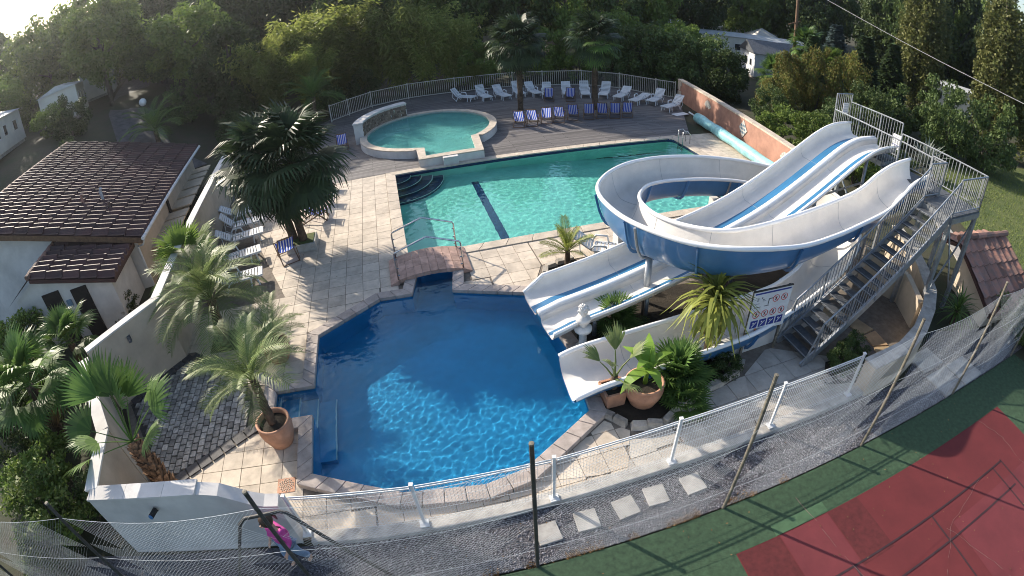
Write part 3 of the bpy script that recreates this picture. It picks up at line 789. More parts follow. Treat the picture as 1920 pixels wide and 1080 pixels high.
fh = [1.8, 1.8, 1.8, 1.8, 1.72, 1.55, 1.40, 1.28, 1.24]
nn = V3((-.19, .98, 0)) * .28
mb = MB()
for i in range(len(fp) - 1):
    a, b = V3((*fp[i], 0)), V3((*fp[i + 1], 0))
    mb.add([(a.x, a.y, -.05), (b.x, b.y, -.05), (b.x + nn.x, b.y + nn.y, -.05), (a.x + nn.x, a.y + nn.y, -.05), (a.x, a.y, fh[i]), (b.x, b.y, fh[i + 1]), (b.x + nn.x, b.y + nn.y, fh[i + 1]), (a.x + nn.x, a.y + nn.y, fh[i])],
           [(4, 5, 6, 7), (0, 1, 5, 4), (2, 3, 7, 6)] + ([(3, 0, 4, 7)] if i == 0 else []) + ([(1, 2, 6, 5)] if i == len(fp) - 2 else []))
mb.build('wall_body', m_white, pw)
for i in range(3):
    a, b = V3((*fp[i], 0)), V3((*fp[i + 1], 0)); d = (b - a) * .004
    q = [a + d - nn * .12, b - d - nn * .12, b - d + nn * 1.12, a + d + nn * 1.12]
    MB().prism([(p.x, p.y) for p in q], 1.803, 1.845).build('wall_cap', m_white, pw)
sp = thing('spot_lamp', 'small black and blue spot lamp on the front wall', 'lamp', (-6.62, 3.93, 1.5))
MB().tube([(0, .03, 0), (0, -.16, .03)], .055, 10).build('lamp_body', m_black, sp); MB().tube([(0, -.165, .03), (0, -.18, .032)], .05, 10).build('lamp_glass', m_slideb, sp)
MB().bar((0, .05, -.06), (0, .0, 0), .05, .03).build('bracket', m_black, sp)

# ---- tiled service house on the left
E0, E1 = V3((-13.3, 14.3, 2.2)), V3((-17.8, 26.6, 2.2))
ha = (E1 - E0).normalized(); hb = V3((-ha.y, ha.x, 0)); HL_ = (E1 - E0).length
def HB(a, b, z): p = E0 + ha * a + hb * b; return V3((p.x, p.y, z))
RW, RZ = 8.35, 5.0
house = thing('service_house', 'long service house with dark brown tiled roof behind the left wall', 'house')
def hwall(pts): MB().add([tuple(p) for p in pts], [tuple(range(len(pts)))]).build('wall', m_render, house)
MB().add([HB(0.5, .45, -.1), HB(HL_ - .4, .45, -.1), HB(HL_ - .4, .45, 2.28), HB(.5, .45, 2.28)], [(0, 1, 2, 3)]).build('wall', m_render, house)
MB().add([HB(.5, .45, -.1), HB(.5, 2 * RW - .6, -.1), HB(.5, 2 * RW - .6, 2.3), HB(.5, RW, RZ - .12), HB(.5, .45, 2.28)], [(4, 3, 2, 1, 0)]).build('gable_wall', m_white, house)
MB().add([HB(HL_ - .4, .45, -.1), HB(HL_ - .4, 2 * RW - .6, -.1), HB(HL_ - .4, 2 * RW - .6, 2.3), HB(HL_ - .4, RW, RZ - .12), HB(HL_ - .4, .45, 2.28)], [(0, 1, 2, 3, 4)]).build('gable_wall', m_white, house)
for i, (a, wd) in enumerate(((1.7, 1.35), (3.15, 1.2), (4.5, .9), (5.9, 1.25), (7.4, 1.1), (8.8, 1.3), (10.4, .8), (11.5, .9))):
    MB().bar(HB(a, .40, 1.03), HB(a + wd, .40, 1.03), .06, 2.06, hb).build('panel_door', m_door, house)
MB().bar(HB(5.45, .40, 1.0), HB(5.75, .40, 1.0), .05, 2.0).build('dark_recess', m_dark, house)
def roof(parent, f, na, nb, la, lb, mat_, amp=.17):
    """f(a,b,h) maps roof coordinates (along eave, up the slope, above the slope) to the world; na x nb barrel tiles"""
    r_ = MB()
    r_.add([f(0, 0, -.16), f(la, 0, -.16), f(la, lb, -.16), f(0, lb, -.16), f(0, 0, -.02), f(la, 0, -.02), f(la, lb, -.02), f(0, lb, -.02)], [(3, 2, 1, 0), (4, 5, 6, 7), (0, 1, 5, 4), (1, 2, 6, 5), (2, 3, 7, 6), (3, 0, 4, 7)])
    ro = r_.build('roof', m_rooft, parent)
    sa, sb = la / na, lb / nb
    prof = [(0, .0), (.30, .06), (.45, .45), (.62, 1.0), (.78, .95), (.90, .12), (1.0, 0)]
    cells = sorted([(V3(f((i + .5) * sa, (j + .5) * sb, 0)) - cam.location).length, i, j] for i in range(na) for j in range(nb))
    rest = MB()
    for k_, (dd_, i, j) in enumerate(cells):
        if True:
            b0, b1 = j * sb - .04, (j + 1) * sb + .02
            a0 = i * sa; w_ = sa * 1.0
            lo = [V3(f(a0 + w_ * s, b0, .05 + amp * h)) for s, h in prof]; hi = [V3(f(a0 + w_ * s, b1, .006 + amp * h * .9)) for s, h in prof]
            fr = [V3(f(a0 + w_ * s, b0, -.01)) for s, h in prof]
            c = sum(lo + hi, V3()) / 14
            dz = R.uniform(-.012, .012)
            m_ = MB(); n_ = 7
            m_.add([p - c for p in lo] + [p - c for p in hi] + [p - c for p in fr], [(k, k + 1, n_ + k + 1, n_ + k) for k in range(6)] + [(2 * n_ + k, 2 * n_ + k + 1, k + 1, k) for k in range(6)])
            if k_ >= 300: rest.add([tuple(V3(p) + c + V3((0, 0, dz))) for p in m_.v], m_.f); continue
            o = m_.build('roof_tile', mat_, ro, False); o.location = c + V3((0, 0, dz))
    if rest.v: stuff(rest.build('roof_tile_rest', mat_, ro))
    return ro
sl_ = sqrt(RW * RW + (RZ - 2.2) ** 2)
def rf(a, b, h):
    t = b / sl_; up = V3((hb.x * -(RZ - 2.2), hb.y * -(RZ - 2.2), RW)).normalized()
    return HB(a, RW * t, 2.2 + (RZ - 2.2) * t) + up * h
ro = roof(house, rf, 30, 12, HL_, sl_, m_rooft)
MB().add([HB(0, RW, RZ - .05), HB(HL_, RW, RZ - .05), HB(HL_, 2 * RW, 2.2), HB(0, 2 * RW, 2.2)], [(0, 1, 2, 3)]).build('rear_slope', m_roofr, house)
for i in range(22):
    a = HL_ * i / 22; MB().tube([HB(a, RW, RZ + .02), HB(a + HL_ / 22 + .04, RW, RZ + .05)], .12, 8).build('ridge_tile', m_roofr, house)
MB().tube([HB(-.1, -.08, 2.16), HB(HL_ + .1, -.08, 2.16)], .075, 8).build('gutter', m_whitep, house)
MB().tube([HB(.1, -.08, 2.12), HB(.15, .1, 1.85), HB(.35, .42, 1.75), HB(.35, .42, 0)], .045, 8).build('downpipe', m_whitep, house)
MB().bar(HB(.0, 0, 2.06), HB(.0, RW, RZ - .14), .04, .22).build('barge_board', m_wood, house)
for a, b, h in ((3.4, 2.7, .55), (3.1, 3.6, .38), (2.75, 2.2, .2)):
    p = V3(rf(a, b, 0)); MB().tube([p, p + V3((0, 0, h)), p + V3((.08, 0, h + .12))], .07, 8).build('roof_vent', m_roofr if h < .5 else m_grey, house)
# lower porch roof in front
porch = thing('porch', 'small tiled porch in front of the brown roofed service house', 'porch')
Q0 = V3((-13.0, 11.85, 1.95)); qa = ha; qb = hb
def pf(a, b, h):
    p = Q0 + qa * a + qb * b; return V3((p.x, p.y, 1.95 + b * .29)) + V3((0, 0, h))
roof(porch, pf, 7, 5, 2.8, 3.4, m_rooft)
PB = lambda a, b, z: V3(((Q0 + qa * a + qb * b).x, (Q0 + qa * a + qb * b).y, z))
MB().add([PB(.3, .3, 0), PB(2.7, .3, 0), PB(2.7, .3, 1.88), PB(.3, .3, 1.88)], [(0, 1, 2, 3)]).build('side_wall', m_white, porch)
MB().add([PB(.3, .3, 0), PB(.3, 4.6, 0), PB(.3, 4.6, 2.2), PB(.3, 3.4, 2.75), PB(.3, .3, 1.86)], [(4, 3, 2, 1, 0)]).build('front_wall', m_white, porch)
for b0, b1, hh in ((1.35, 2.05, 1.95), (2.55, 3.35, 2.1)):
    MB().bar(PB(.27, b0, hh / 2), PB(.27, b1, hh / 2), .05, hh).build('door', m_dark, porch)
MB().box(PB(.26, 2.3, 1.5), (.22, .05, .26), Matrix.Rotation(atan2(hb.y, hb.x), 3, 'Z')).build('door_plaque', m_mosb, porch)
MB().add([PB(0, 3.4, 2.96), PB(2.8, 3.4, 2.96), PB(2.8, 4.9, 2.2), PB(0, 4.9, 2.2)], [(0, 1, 2, 3)]).build('rear_slope', m_rooft, porch)
for i in range(6): MB().tube([PB(2.8 * i / 6, 3.42, 3.0), PB(2.8 * (i + 1) / 6 + .04, 3.42, 3.03)], .1, 8).build('ridge_tile', m_roofr, porch)

# ---- terracotta garden wall with mosaics
tw_ = thing('terracotta_wall', 'terracotta coloured garden wall with pale coping and mosaic ornaments', 'wall')
TX = lambda y: 13.05 + (36.0 - y) * .012
MB().prism([(TX(36), 36), (TX(17.5), 17.5), (TX(17.5) + .25, 17.5), (TX(36) + .25, 36)], -.05, 1.42).build('wall_body', m_terr, tw_)
for k in range(19):
    y0, y1 = 36 - k * .98 - .01, 36 - (k + 1) * .98 + .01
    MB().prism([(TX(y0) - .05, y0), (TX(y1) - .05, y1), (TX(y1) + .32, y1), (TX(y0) + .32, y0)], 1.423, 1.52).build('coping_block', m_cope, tw_)
for z in (.12, .52, .92, 1.24): MB().box((TX(35.9) - .012, 35.75 - (.12 if z in (.52, 1.24) else 0), z + .0), (.03, .5 if z not in (.52, 1.24) else .72, .34 if z < 1.2 else .30)).build('quoin', m_cope, tw_)
dm = MB().box((0, 0, 0), (.02, .72, .72), Matrix.Rotation(rad(45), 3, 'X')).build('diamond_mosaic', m_mosw, tw_); dm.location = (TX(25.3) - .02, 25.3, .85); dm.scale = (1, 1, 1.0)
for i in range(3):
    for j in range(3):
        MB().box((0, (i - 1) * .2, (j - 1) * .2), (.012, .11, .11), Matrix.Rotation(rad(45 if (i + j) % 2 else 0), 3, 'X')).build('mosaic_piece', m_mosb, dm).location = (-.017, 0, 0)
for yy, zz in ((30.4, .92), (20.6, .85)):
    for k in range(7):
        a0, a1 = rad(20 + 20 * k + 1.5), rad(20 + 20 * (k + 1) - 1.5)
        MB().add([(TX(yy) - .02, yy + .14 * cos(a0), zz - .3 + .14 * sin(a0)), (TX(yy) - .02, yy + .14 * cos(a1), zz - .3 + .14 * sin(a1)), (TX(yy) - .02, yy + .58 * cos(a1), zz - .3 + .58 * sin(a1)), (TX(yy) - .02, yy + .58 * cos(a0), zz - .3 + .58 * sin(a0))], [(3, 2, 1, 0)]).build('shell_mosaic', m_mosw, tw_)
# pool cover roller beside it
rl = thing('cover_roller', 'long turquoise rolled pool cover lying along the terracotta wall', 'pool cover')
rp = []
for i in range(15):
    t = i / 14; rp.append((12.0 + .55 * t, 29.3 - 10.3 * t, .36 + .012 * sin(i * 2.1)))
MB().tube(rp, [.30 + .02 * sin(i * 1.7) for i in range(15)], 16).build('rolled_cover', m_tub, rl, True)
MB().tube([(11.93, 30.6, .36), rp[0]], .05, 8).build('axle', m_whitep, rl)
for q in (rp[0], rp[14]): MB().bar((q[0], q[1], 0), (q[0], q[1], .36), .08, .5).build('roller_stand', m_steel, rl)

# ---- little arched bridge over the channel
br = thing('footbridge', 'small arched brick footbridge with two steel handrails between the pools', 'bridge')
BC = V3((-2.60, 14.12, 0))
def BP(a, b, z): p = BC + V3((CU, SU, 0)) * a + V3((-SU, CU, 0)) * b; return V3((p.x, p.y, z))
def bz(a): return .12 + .17 * max(0, 1 - (a / 1.15) ** 2)
for k in range(8):
    a0, a1 = -1.0 + .25 * k, -1.0 + .25 * (k + 1)
    for j, (b0, b1) in enumerate(((-.75, -.26), (-.25, .24), (.25, .75))):
        z0, z1 = bz(a0), bz(a1)
        g = .004
        P = [BP(a0 + g, b0, z0), BP(a1 - g, b0, z1), BP(a1 - g, b1, z1), BP(a0 + g, b1, z0)]
        MB().add([p - V3((0, 0, .13)) for p in P] + P, [(3, 2, 1, 0), (4, 5, 6, 7), (0, 1, 5, 4), (1, 2, 6, 5), (2, 3, 7, 6), (3, 0, 4, 7)]).build('deck_brick', m_brickt, br)
for s in (-1, 1):
    MB().add([BP(s * 1.01, -.78, 0), BP(s * 1.28, -.78, 0), BP(s * 1.28, .78, 0), BP(s * 1.01, .78, 0), BP(s * 1.01, -.78, bz(1) + .0), BP(s * 1.28, -.78, .06), BP(s * 1.28, .78, .06), BP(s * 1.01, .78, bz(1))], [(3, 2, 1, 0), (4, 5, 6, 7), (0, 1, 5, 4), (1, 2, 6, 5), (2, 3, 7, 6), (3, 0, 4, 7)]).build('ramp_step', m_brickt, br)
for b in (-.7, .7):
    MB().tube([BP(-1.02, b, .15), BP(-1.02, b, 1.02), BP(-.98, b, 1.09), BP(-.02, b, 1.42), BP(.06, b, 1.42), BP(.98, b, 1.09), BP(1.02, b, 1.02), BP(1.02, b, .15)], .026, 8).build('handrail', m_inox, br, True)
    for a in (-1.02, 1.02):
        for z in (.85, .55, .3): MB().tube([BP(a, b, z), BP(a - .07 * (1 if a > 0 else -1), b, z)], .018, 6).build('rail_clip', m_inox, br)
# ================================================================== WATER SLIDES
def catmull(P, n):
    out = []
    for i in range(len(P) - 1):
        p0, p1, p2, p3 = P[max(i - 1, 0)], P[i], P[i + 1], P[min(i + 2, len(P) - 1)]
        for k in range(n):
            t = k / n
            out.append(0.5 * ((2 * p1) + (p2 - p0) * t + (2 * p0 - 5 * p1 + 4 * p2 - p3) * t * t + (3 * p1 - p0 - 3 * p2 + p3) * t ** 3))
    out.append(P[-1].copy())
    return out
SP = [((12.48, 10.78, 4.06), (12.70, 12.07, 4.06)), ((11.65, 10.63, 3.84), (11.85, 11.90, 3.92)), ((11.05, 10.46, 3.46), (11.03, 11.72, 3.62)), ((10.3, 10.15, 3.2), (10.24, 11.45, 3.28)),
      ((9.0, 9.69, 3.05), (9.3, 11.25, 3.02)), ((7.82, 9.28, 2.97), (7.95, 10.8, 2.9)), ((6.63, 8.97, 2.93), (6.6, 10.35, 2.84)), ((5.3, 9.05, 2.88), (5.54, 10.17, 2.77)),
      ((4.22, 9.5, 2.8), (4.9, 10.35, 2.7)), ((3.45, 10.26, 2.75), (4.3, 10.88, 2.61)), ((2.93, 11.14, 2.7), (3.88, 11.61, 2.53)), ((2.65, 12.14, 2.65), (3.75, 12.41, 2.44)),
      ((2.59, 13.09, 2.6), (3.8, 13.1, 2.36)), ((2.8, 14.03, 2.54), (4.03, 13.77, 2.28)), ((3.38, 15.05, 2.48), (4.45, 14.42, 2.2)), ((4.25, 15.95, 2.41), (5.1, 14.82, 2.15)),
      ((5.44, 16.55, 2.35), (5.95, 15.03, 2.1)), ((6.76, 16.76, 2.29), (6.95, 15.12, 2.05)), ((7.87, 16.75, 2.22), (7.9, 15.10, 1.98)), ((8.95, 16.5, 2.16), (8.55, 14.92, 1.9)),
      ((10.2, 15.9, 2.05), (9.15, 14.5, 1.78)), ((11.2, 14.8, 1.95), (9.5, 13.85, 1.62)), ((11.5, 13.5, 1.85), (9.6, 13.15, 1.46)), ((11.25, 12.3, 1.72), (9.4, 12.4, 1.3)),
      ((10.5, 11.2, 1.5), (8.95, 11.7, 1.12)), ((9.4, 10.35, 1.22), (8.3, 11.1, .98)), ((8.3, 9.8, 1.02), (7.6, 10.72, .86)), ((7.35, 9.35, .9), (6.9, 10.43, .78)),
      ((5.75, 8.66, .78), (5.37, 10.0, .74)), ((4.3, 8.26, .73), (3.92, 9.6, .71)), ((2.8, 7.84, .70), (2.42, 9.18, .69)), ((1.75, 7.55, .66), (1.40, 8.88, .66)), ((1.15, 7.42, .50), (.95, 8.75, .56))]
RISE = lambda k: .28 * (sstep(5.9, 6.5, k)) * (1 - sstep(19, 24, k))
SP = [((a[0] * (8.3 - a[2] - RISE(k)) / (8.3 - a[2]), a[1] * (8.3 - a[2] - RISE(k)) / (8.3 - a[2]), a[2] + RISE(k)), b) for k, (a, b) in enumerate(SP)]
OUT_ = catmull([V3(a) for a, b in SP], 5); INN = catmull([V3(b) for a, b in SP], 5)
def trough(OL, IL, depth, shell_off, j0, j1, ns=14):
    rows = []
    for k in range(j0, j1 + 1):
        o, i = OL[k], IL[k]
        dp = depth(k)
        ax_ = (i - o); ax_n = V3((ax_.x, ax_.y, 0)).normalized()
        row = []
        for s in range(ns + 1):
            t = s / ns
            p = o.lerp(i, t)
            sh = 1 - abs(2 * t - 1) ** 4
            q = p - V3((0, 0, dp * sh))
            if shell_off: q = q - V3((0, 0, shell_off * (0.3 + sh))) + ax_n * (2 * t - 1) * shell_off * 1.2
            row.append(tuple(q))
        rows.append(row)
    return rows
tub = thing('spiral_slide', 'white and blue open flume slide looping above the large pool edge', 'water slide')
NS = len(OUT_) - 1
dep = lambda k: (0.58 + .24 * sstep(18, 38, k) - .22 * sstep(98, 125, k)) if k < NS - 14 else 0.60 - 0.28 * (k - (NS - 14)) / 14
js = list(range(0, NS, 10)) + [NS]
for a, b in zip(js[:-1], js[1:]):
    MB().grid([r_[::-1] for r_ in trough(OUT_, INN, dep, .035, a, b)]).build('outer_shell', m_slideb, tub, True)
    if a:   # bolted flange between two shells
        r0 = trough(OUT_, INN, dep, .05, a, a)[0]; r1 = trough(OUT_, INN, dep, .11, a, a)[0]
        d = (OUT_[a + 1] - OUT_[a]).normalized() * .02
        fl_ = MB()
        for e in (-1, 1):
            fl_.grid([[tuple(V3(p) + d * e) for p in r0], [tuple(V3(p) + d * e) for p in r1]])
        fl_.grid([[tuple(V3(p) - d) for p in r1], [tuple(V3(p) + d) for p in r1]])
        fl_.build('shell_flange', m_slideb, tub)
MB().grid(trough(OUT_, INN, dep, 0, 0, NS)).build('slide_bed', m_slidew, tub, True)
for a in js[1:-1]: MB().tube([V3(p) + V3((0, 0, .002)) for p in trough(OUT_, INN, dep, 0, a, a)[0]], .006, 4).build('bed_joint', m_grey, tub)
for L_ in (OUT_, INN):
    MB().tube([p + V3((0, 0, .01)) for p in L_], .062, 10).build('slide_rim', m_rim, tub, True)
def column(parent, x, y, z0, z1, r=.09, m_=m_steel):
    MB().tube([(x, y, z0), (x, y, z1)], r, 12).build('column', m_, parent, True)
    MB().lathe([(0, 0), (r * 2, 0), (r * 2, .03), (r, .03)], 12, (x, y, z0)).build('base_plate', m_, parent)
def arm(parent, k):
    o, i = OUT_[k], INN[k]; c = (o + i) / 2
    r1 = trough(OUT_, INN, dep, .09, k, k)[0]
    MB().tube([V3(p) for p in r1], .035, 6).build('cradle', m_steel, parent)
    return c
for k in (48, 88, 112):
    c = arm(tub, k)
    lo = min(p[2] for p in trough(OUT_, INN, dep, .09, k, k)[0])
    if k == 88: MB().box((c.x, c.y - .2, lo / 2), (.42, .42, lo), Matrix.Rotation(AU, 3, 'Z')).build('pillar', m_white, tub)
    else: column(tub, c.x, c.y, 0, lo)
MB().box((3.62, 14.35, .72), (.40, .40, 1.44), Matrix.Rotation(AU, 3, 'Z')).build('pillar', m_white, tub)

# ---- twin-lane slide
tws = thing('twin_slide', 'white two lane slide with blue strips running into the blue pool', 'water slide')
F0, F1 = V3((12.28, 15.0, 0)), V3((0.30, 11.38, 0)); fd = (F1 - F0).normalized(); fn = V3((-fd.y, fd.x, 0)); LT = (F1 - F0).length
def interp(x, T):
    for (a, b), (c, d) in zip(T[:-1], T[1:]):
        if x <= c: 
            t = (x - a) / (c - a) if c > a else 0; return b + (d - b) * t
    return T[-1][1]
PR = [(0, 4.30), (.06, 4.33), (.10, 4.27), (.14, 4.13), (.18, 3.92), (.22, 3.66), (.34, 2.92), (.43, 2.42), (.50, 2.13), (.55, 1.96), (.63, 1.76), (.76, 1.40), (.85, 1.18), (.93, 1.05), (.955, 1.01), (1.0, .96)]
BR = lambda s: interp(s, PR)
def tz(s): return sum(BR(min(1, max(0, s + d))) for d in (-.03, -.015, 0, .015, .03)) / 5
SEC = [(0, 0), (.05, -.26), (.16, -.38), (.50, -.40), (.82, -.40), (.93, -.33), (.96, -.20), (1.0, -.15), (1.2, -.15), (1.23, -.22), (1.26, -.36), (1.36, -.40), (1.68, -.40), (1.96, -.38), (2.05, -.30), (2.10, -.15)]
def lip(s): return 0.0 if s < .955 else -(s - .955) / .045 * .36
def tws_pt(s, d, h):
    b = F0 + fd * (LT * s) + fn * d
    z = tz(s)
    edge = h
    if s > .955: edge = max(h + lip(s) * (1 if h > -.15 else .35), -.56) if h > -.15 else h + lip(s) * .3
    return V3((b.x, b.y, z + edge))
st_ = [0, .03, .06, .08, .10, .12, .14, .16, .18, .20, .22, .26, .30, .34, .38, .42, .46, .50, .54, .58, .62, .66, .70, .75, .80, .85, .90, .93, .955, .965, .975, .985, .993, 1.0]
seg = [0, 33]
for a, b in zip(seg[:-1], seg[1:]):
    MB().grid([[tuple(tws_pt(s, d, h)) for d, h in SEC[::1]][::-1] for s in st_[a:b + 1]]).build('slide_bed', m_slidew, tws, True)
    MB().grid([[tuple(tws_pt(s, d + (.03 if d > 1.05 else -.03) * (1 if h > -.3 else 0), h - .035)) for d, h in SEC] for s in st_[a:b + 1]]).build('outer_shell', m_white, tws, True)
    for d0, d1 in ((.52, .84), (1.70, 1.95)):
        MB().grid([[tuple(tws_pt(s, d1, -.385 if d1 > 1.9 else -.394)), tuple(tws_pt(s, d0, -.394))] for s in st_[a:b + 1]]).build('blue_strip', m_strip, tws, True)
    for d, h, r in ((0, 0, .05), (2.10, -.15, .045)):
        MB().tube([tws_pt(s, d, h) for s in st_[a:b + 1]], r, 8).build('slide_rim', m_rim, tws, True)
    MB().tube([tws_pt(s, 1.1, -.235) for s in st_[a:b + 1]], .12, 8).build('lane_divider', m_rim, tws, True)
for s in (.22, .42, .62, .80):
    MB().tube([tws_pt(s, d, h + .003) for d, h in SEC], .006, 4).build('bed_joint', m_grey, tws)
for s in (.10, .30, .55, .78, .90):
    for d in (.35, 1.75):
        p = tws_pt(s, d, -.44); column(tws, p.x, p.y, 0, p.z, .06)
    MB().bar(tws_pt(s, .2, -.47), tws_pt(s, 1.9, -.47), .08, .08).build('cross_beam', m_steel, tws)
MB().bar(tws_pt(.14, .35, -.6), tws_pt(.30, .35, -.5) * 1 - V3((0, 0, 1.0)), .05, .05).build('brace', m_steel, tws)
MB().bar(tws_pt(.10, 1.75, -1.4), tws_pt(.30, 1.75, -.5), .05, .05).build('brace', m_steel, tws)

# ---- steel stair tower
tow = thing('slide_tower', 'galvanised steel stair and platform serving the water slides', 'stairs')
PZ = 3.52
U0, VA, VB = 8.58, 6.39, 7.42
NSTEP = 17; UT = 13.72
for v in (VA, VB):
    MB().bar(UV(U0, v, .02), UV(UT, v, PZ - .08), .05, .24).build('stringer', m_steel, tow)
for i in range(NSTEP):
    t = (i + 1) / (NSTEP + 1)
    u, z = U0 + (UT - U0) * t, PZ * t
    MB().box(UV(u, (VA + VB) / 2, z), (.30, VB - VA - .06, .035), Matrix.Rotation(AU, 3, 'Z')).build('tread', m_grate, tow)
    MB().box(UV(u - .125, (VA + VB) / 2, z + .004), (.03, VB - VA - .06, .04), Matrix.Rotation(AU, 3, 'Z')).build('tread_nosing', m_steel, tow)
def slab(u0, u1, v0, v1, z):
    MB().prism([tuple(UV(u, v)[:2]) for u, v in ((u0, v0), (u1, v0), (u1, v1), (u0, v1))], z - .05, z).build('platform', m_grate, tow)
    for a, b in (((u0, v0), (u1, v0)), ((u1, v0), (u1, v1)), ((u1, v1), (u0, v1)), ((u0, v1), (u0, v0))):
        MB().bar(UV(*a, z - .14), UV(*b, z - .14), .06, .17).build('edge_beam', m_steel, tow)
slab(13.72, 15.62, 6.33, 7.5, PZ); slab(14.70, 15.62, 7.52, 9.9, PZ); slab(14.70, 15.62, 9.92, 12.42, PZ + .18)
for u, v in ((13.8, 6.4), (15.55, 6.4), (15.55, 7.45), (14.75, 9.9), (15.55, 9.9), (14.75, 12.35), (15.55, 12.35), (13.8, 7.45)):
    MB().bar(UV(u, v, 0), UV(u, v, PZ - .2), .12, .12).build('tower_leg', m_steel, tow)
for a, b in (((13.8, 6.4, .9), (15.55, 6.4, PZ - .3)), ((15.55, 6.4, .6), (15.55, 7.45, PZ - .3)), ((14.75, 9.9, .5), (14.75, 12.35, PZ - .3)), ((15.55, 9.9, PZ - .3), (15.55, 12.35, .5)), ((13.8, 6.4, PZ - .3), (13.8, 7.45, 1.2)), ((14.75, 12.35, .5), (14.75, 9.9, PZ - .3))):
    MB().bar(UV(*a), UV(*b), .045, .045).build('cross_brace', m_steel, tow)
bal = {}
def railing(a, b, h=1.08, n=8, posts=True, lower=.10):
    """posts, rails and every baluster of one railing run between two floor points"""
    a, b = V3(a), V3(b); up = V3((0, 0, 1))
    MB().tube([a + up * h, b + up * h], .026, 6).build('top_rail', m_steel, tow)
    MB().tube([a + up * lower, b + up * lower], .018, 6).build('bottom_rail', m_steel, tow)
    if posts:
        for p in (a, b): MB().tube([p - up * .12, p + up * h], .03, 6).build('rail_post', m_steel, tow)
    key = round(h - lower, 2)
    if key not in bal: bal[key] = MB().tube([(0, 0, lower), (0, 0, h)], .011, 4).mesh('baluster', m_steel)
    for i in range(1, n):
        if posts and i % 8 == 0 and n > 14:
            MB().tube([a.lerp(b, i / n) - up * .1, a.lerp(b, i / n) + up * h], .03, 6).build('rail_post', m_steel, tow); continue
        put('baluster', bal[key], tow, a.lerp(b, i / n))
for v in (VA - .03, VB + .03):
    railing(UV(U0 + .35, v, .25), UV(UT, v, PZ), 1.0, 40, True, .12)
    MB().tube([UV(U0 + .35, v, 1.25), UV(U0 + .02, v, .02)], .026, 6).build('rail_foot', m_steel, tow)
railing(UV(13.75, 6.36, PZ), UV(15.6, 6.36, PZ), 1.08, 14)
railing(UV(15.6, 6.36, PZ), UV(15.6, 9.9, PZ), 1.08, 26)
railing(UV(15.6, 9.95, PZ + .18), UV(15.6, 12.4, PZ + .18), 1.25, 20)
railing(UV(15.6, 12.4, PZ + .18), UV(14.72, 12.4, PZ + .18), 1.55, 8)
railing(UV(13.75, 7.48, PZ), UV(14.7, 7.48, PZ), 1.08, 8)
railing(UV(14.68, 7.48, PZ), UV(14.68, 8.0, PZ), 1.08, 5)
railing(UV(14.68, 9.35, PZ), UV(14.68, 10.15, PZ), 1.08, 8)
MB().tube([UV(14.70, 7.6, PZ + 1.0), UV(14.70, 12.4, PZ + 1.15)], .028, 6).build('grab_rail', m_steel, tow)
for v, z, wd in ((12.33, PZ + 1.2, .30), (10.05, PZ + .75, .36)):
    sg = thing('rules_sign', 'small white rules board on the ' + ('top corner' if v > 11 else 'middle') + ' railing of the slide tower', 'sign', UV(15.2 if v > 11 else 15.52, v, z), AU + (pi if v > 11 else pi / 2))
    MB().box((0, 0, 0), (wd, .015, wd * 1.4)).build('sign_board', m_whitep, sg)
    for s_ in (1, -1):
        for k in range(5): MB().box((0, s_ * .011, wd * (.5 - .2 * k)), (wd * .78, .004, wd * .07)).build('text_line', m_grey if k < 4 else m_bluesign, sg)

# ---- bathing rules panel on two posts
S0, S1 = V3((5.52, 8.72, 0)), V3((6.58, 8.90, 0))
pan = thing('information_sign', 'white bathing rules panel with rows of pictograms on two posts', 'sign', S0, atan2((S1 - S0).y, (S1 - S0).x))
PW = (S1 - S0).length
for x in (0, PW): MB().bar((x, .04, 0), (x, .04, 1.95), .06, .06).build('post', m_postg, pan)
MB().box((PW / 2, -.005, 1.36), (PW + .1, .02, 1.16)).build('board', m_whitep, pan)
MB().box((PW / 2, -.018, 1.88), (PW + .02, .006, .04)).build('header_line', m_bluesign, pan)
MB().box((PW / 2, -.005, 1.955), (PW + .12, .04, .03)).build('top_trim', m_postd, pan)
def ring(x, z, r):
    MB().tube([(x + r * cos(2 * pi * k / 14), -.018, z + r * sin(2 * pi * k / 14)) for k in range(15)], .009, 4, False).build('red_ring', m_redsign, pan)
    MB().bar((x - r * .7, -.018, z + r * .7), (x + r * .7, -.018, z - r * .7), .008, .012).build('red_bar', m_redsign, pan)
    MB().bar((x - r * .1, -.017, z - r * .5), (x + r * .15, -.017, z + r * .5), .006, .03).build('black_figure', m_black, pan)
for k in range(4): ring(.14 + .26 * k, 1.28, .095)
for k in range(2): ring(.66 + .26 * k, 1.66, .095)
for k, (x, z, a, b) in enumerate(((.10, 1.72, .05, .1), (.10, 1.60, .12, .02), (.30, 1.66, .1, .02), (.22, 1.75, .03, .03), (.27, 1.70, .03, .03), (.44, 1.60, .02, .16), (.50, 1.69, .12, .02), (.12, 1.5, .2, .012), (.4, 1.5, .15, .012))):
    MB().box((x, -.018, z), (a, .005, b)).build('black_mark', m_black if k > 2 else m_grey, pan)
for k in range(4):
    o = MB().box((.14 + .26 * k, -.018, 1.00), (.215, .006, .215)).build('blue_square', m_bluesign, pan)
    MB().bar((.08 + .26 * k, -.023, .93), (.20 + .26 * k, -.023, 1.06), .005, .022).build('white_mark', m_whitep, o)
    MB().box((.11 + .26 * k, -.023, 1.04), (.04, .005, .04)).build('white_mark', m_whitep, o)
MB().box((.26, -.018, .84), (.2, .006, .06)).build('grey_strip', m_grey, pan); MB().box((.22, -.023, .84), (.05, .005, .05), Matrix.Rotation(rad(45), 3, 'Y')).build('orange_mark', m_orange, pan)
# wall under the exit flume, beside the panel
wall_run('flume_wall', 'low white wall under the exit flume behind the rules panel', [(4.7, 8.72), (6.95, 9.30), (8.6, 9.9)], .16, .50, .62, m_white, None)

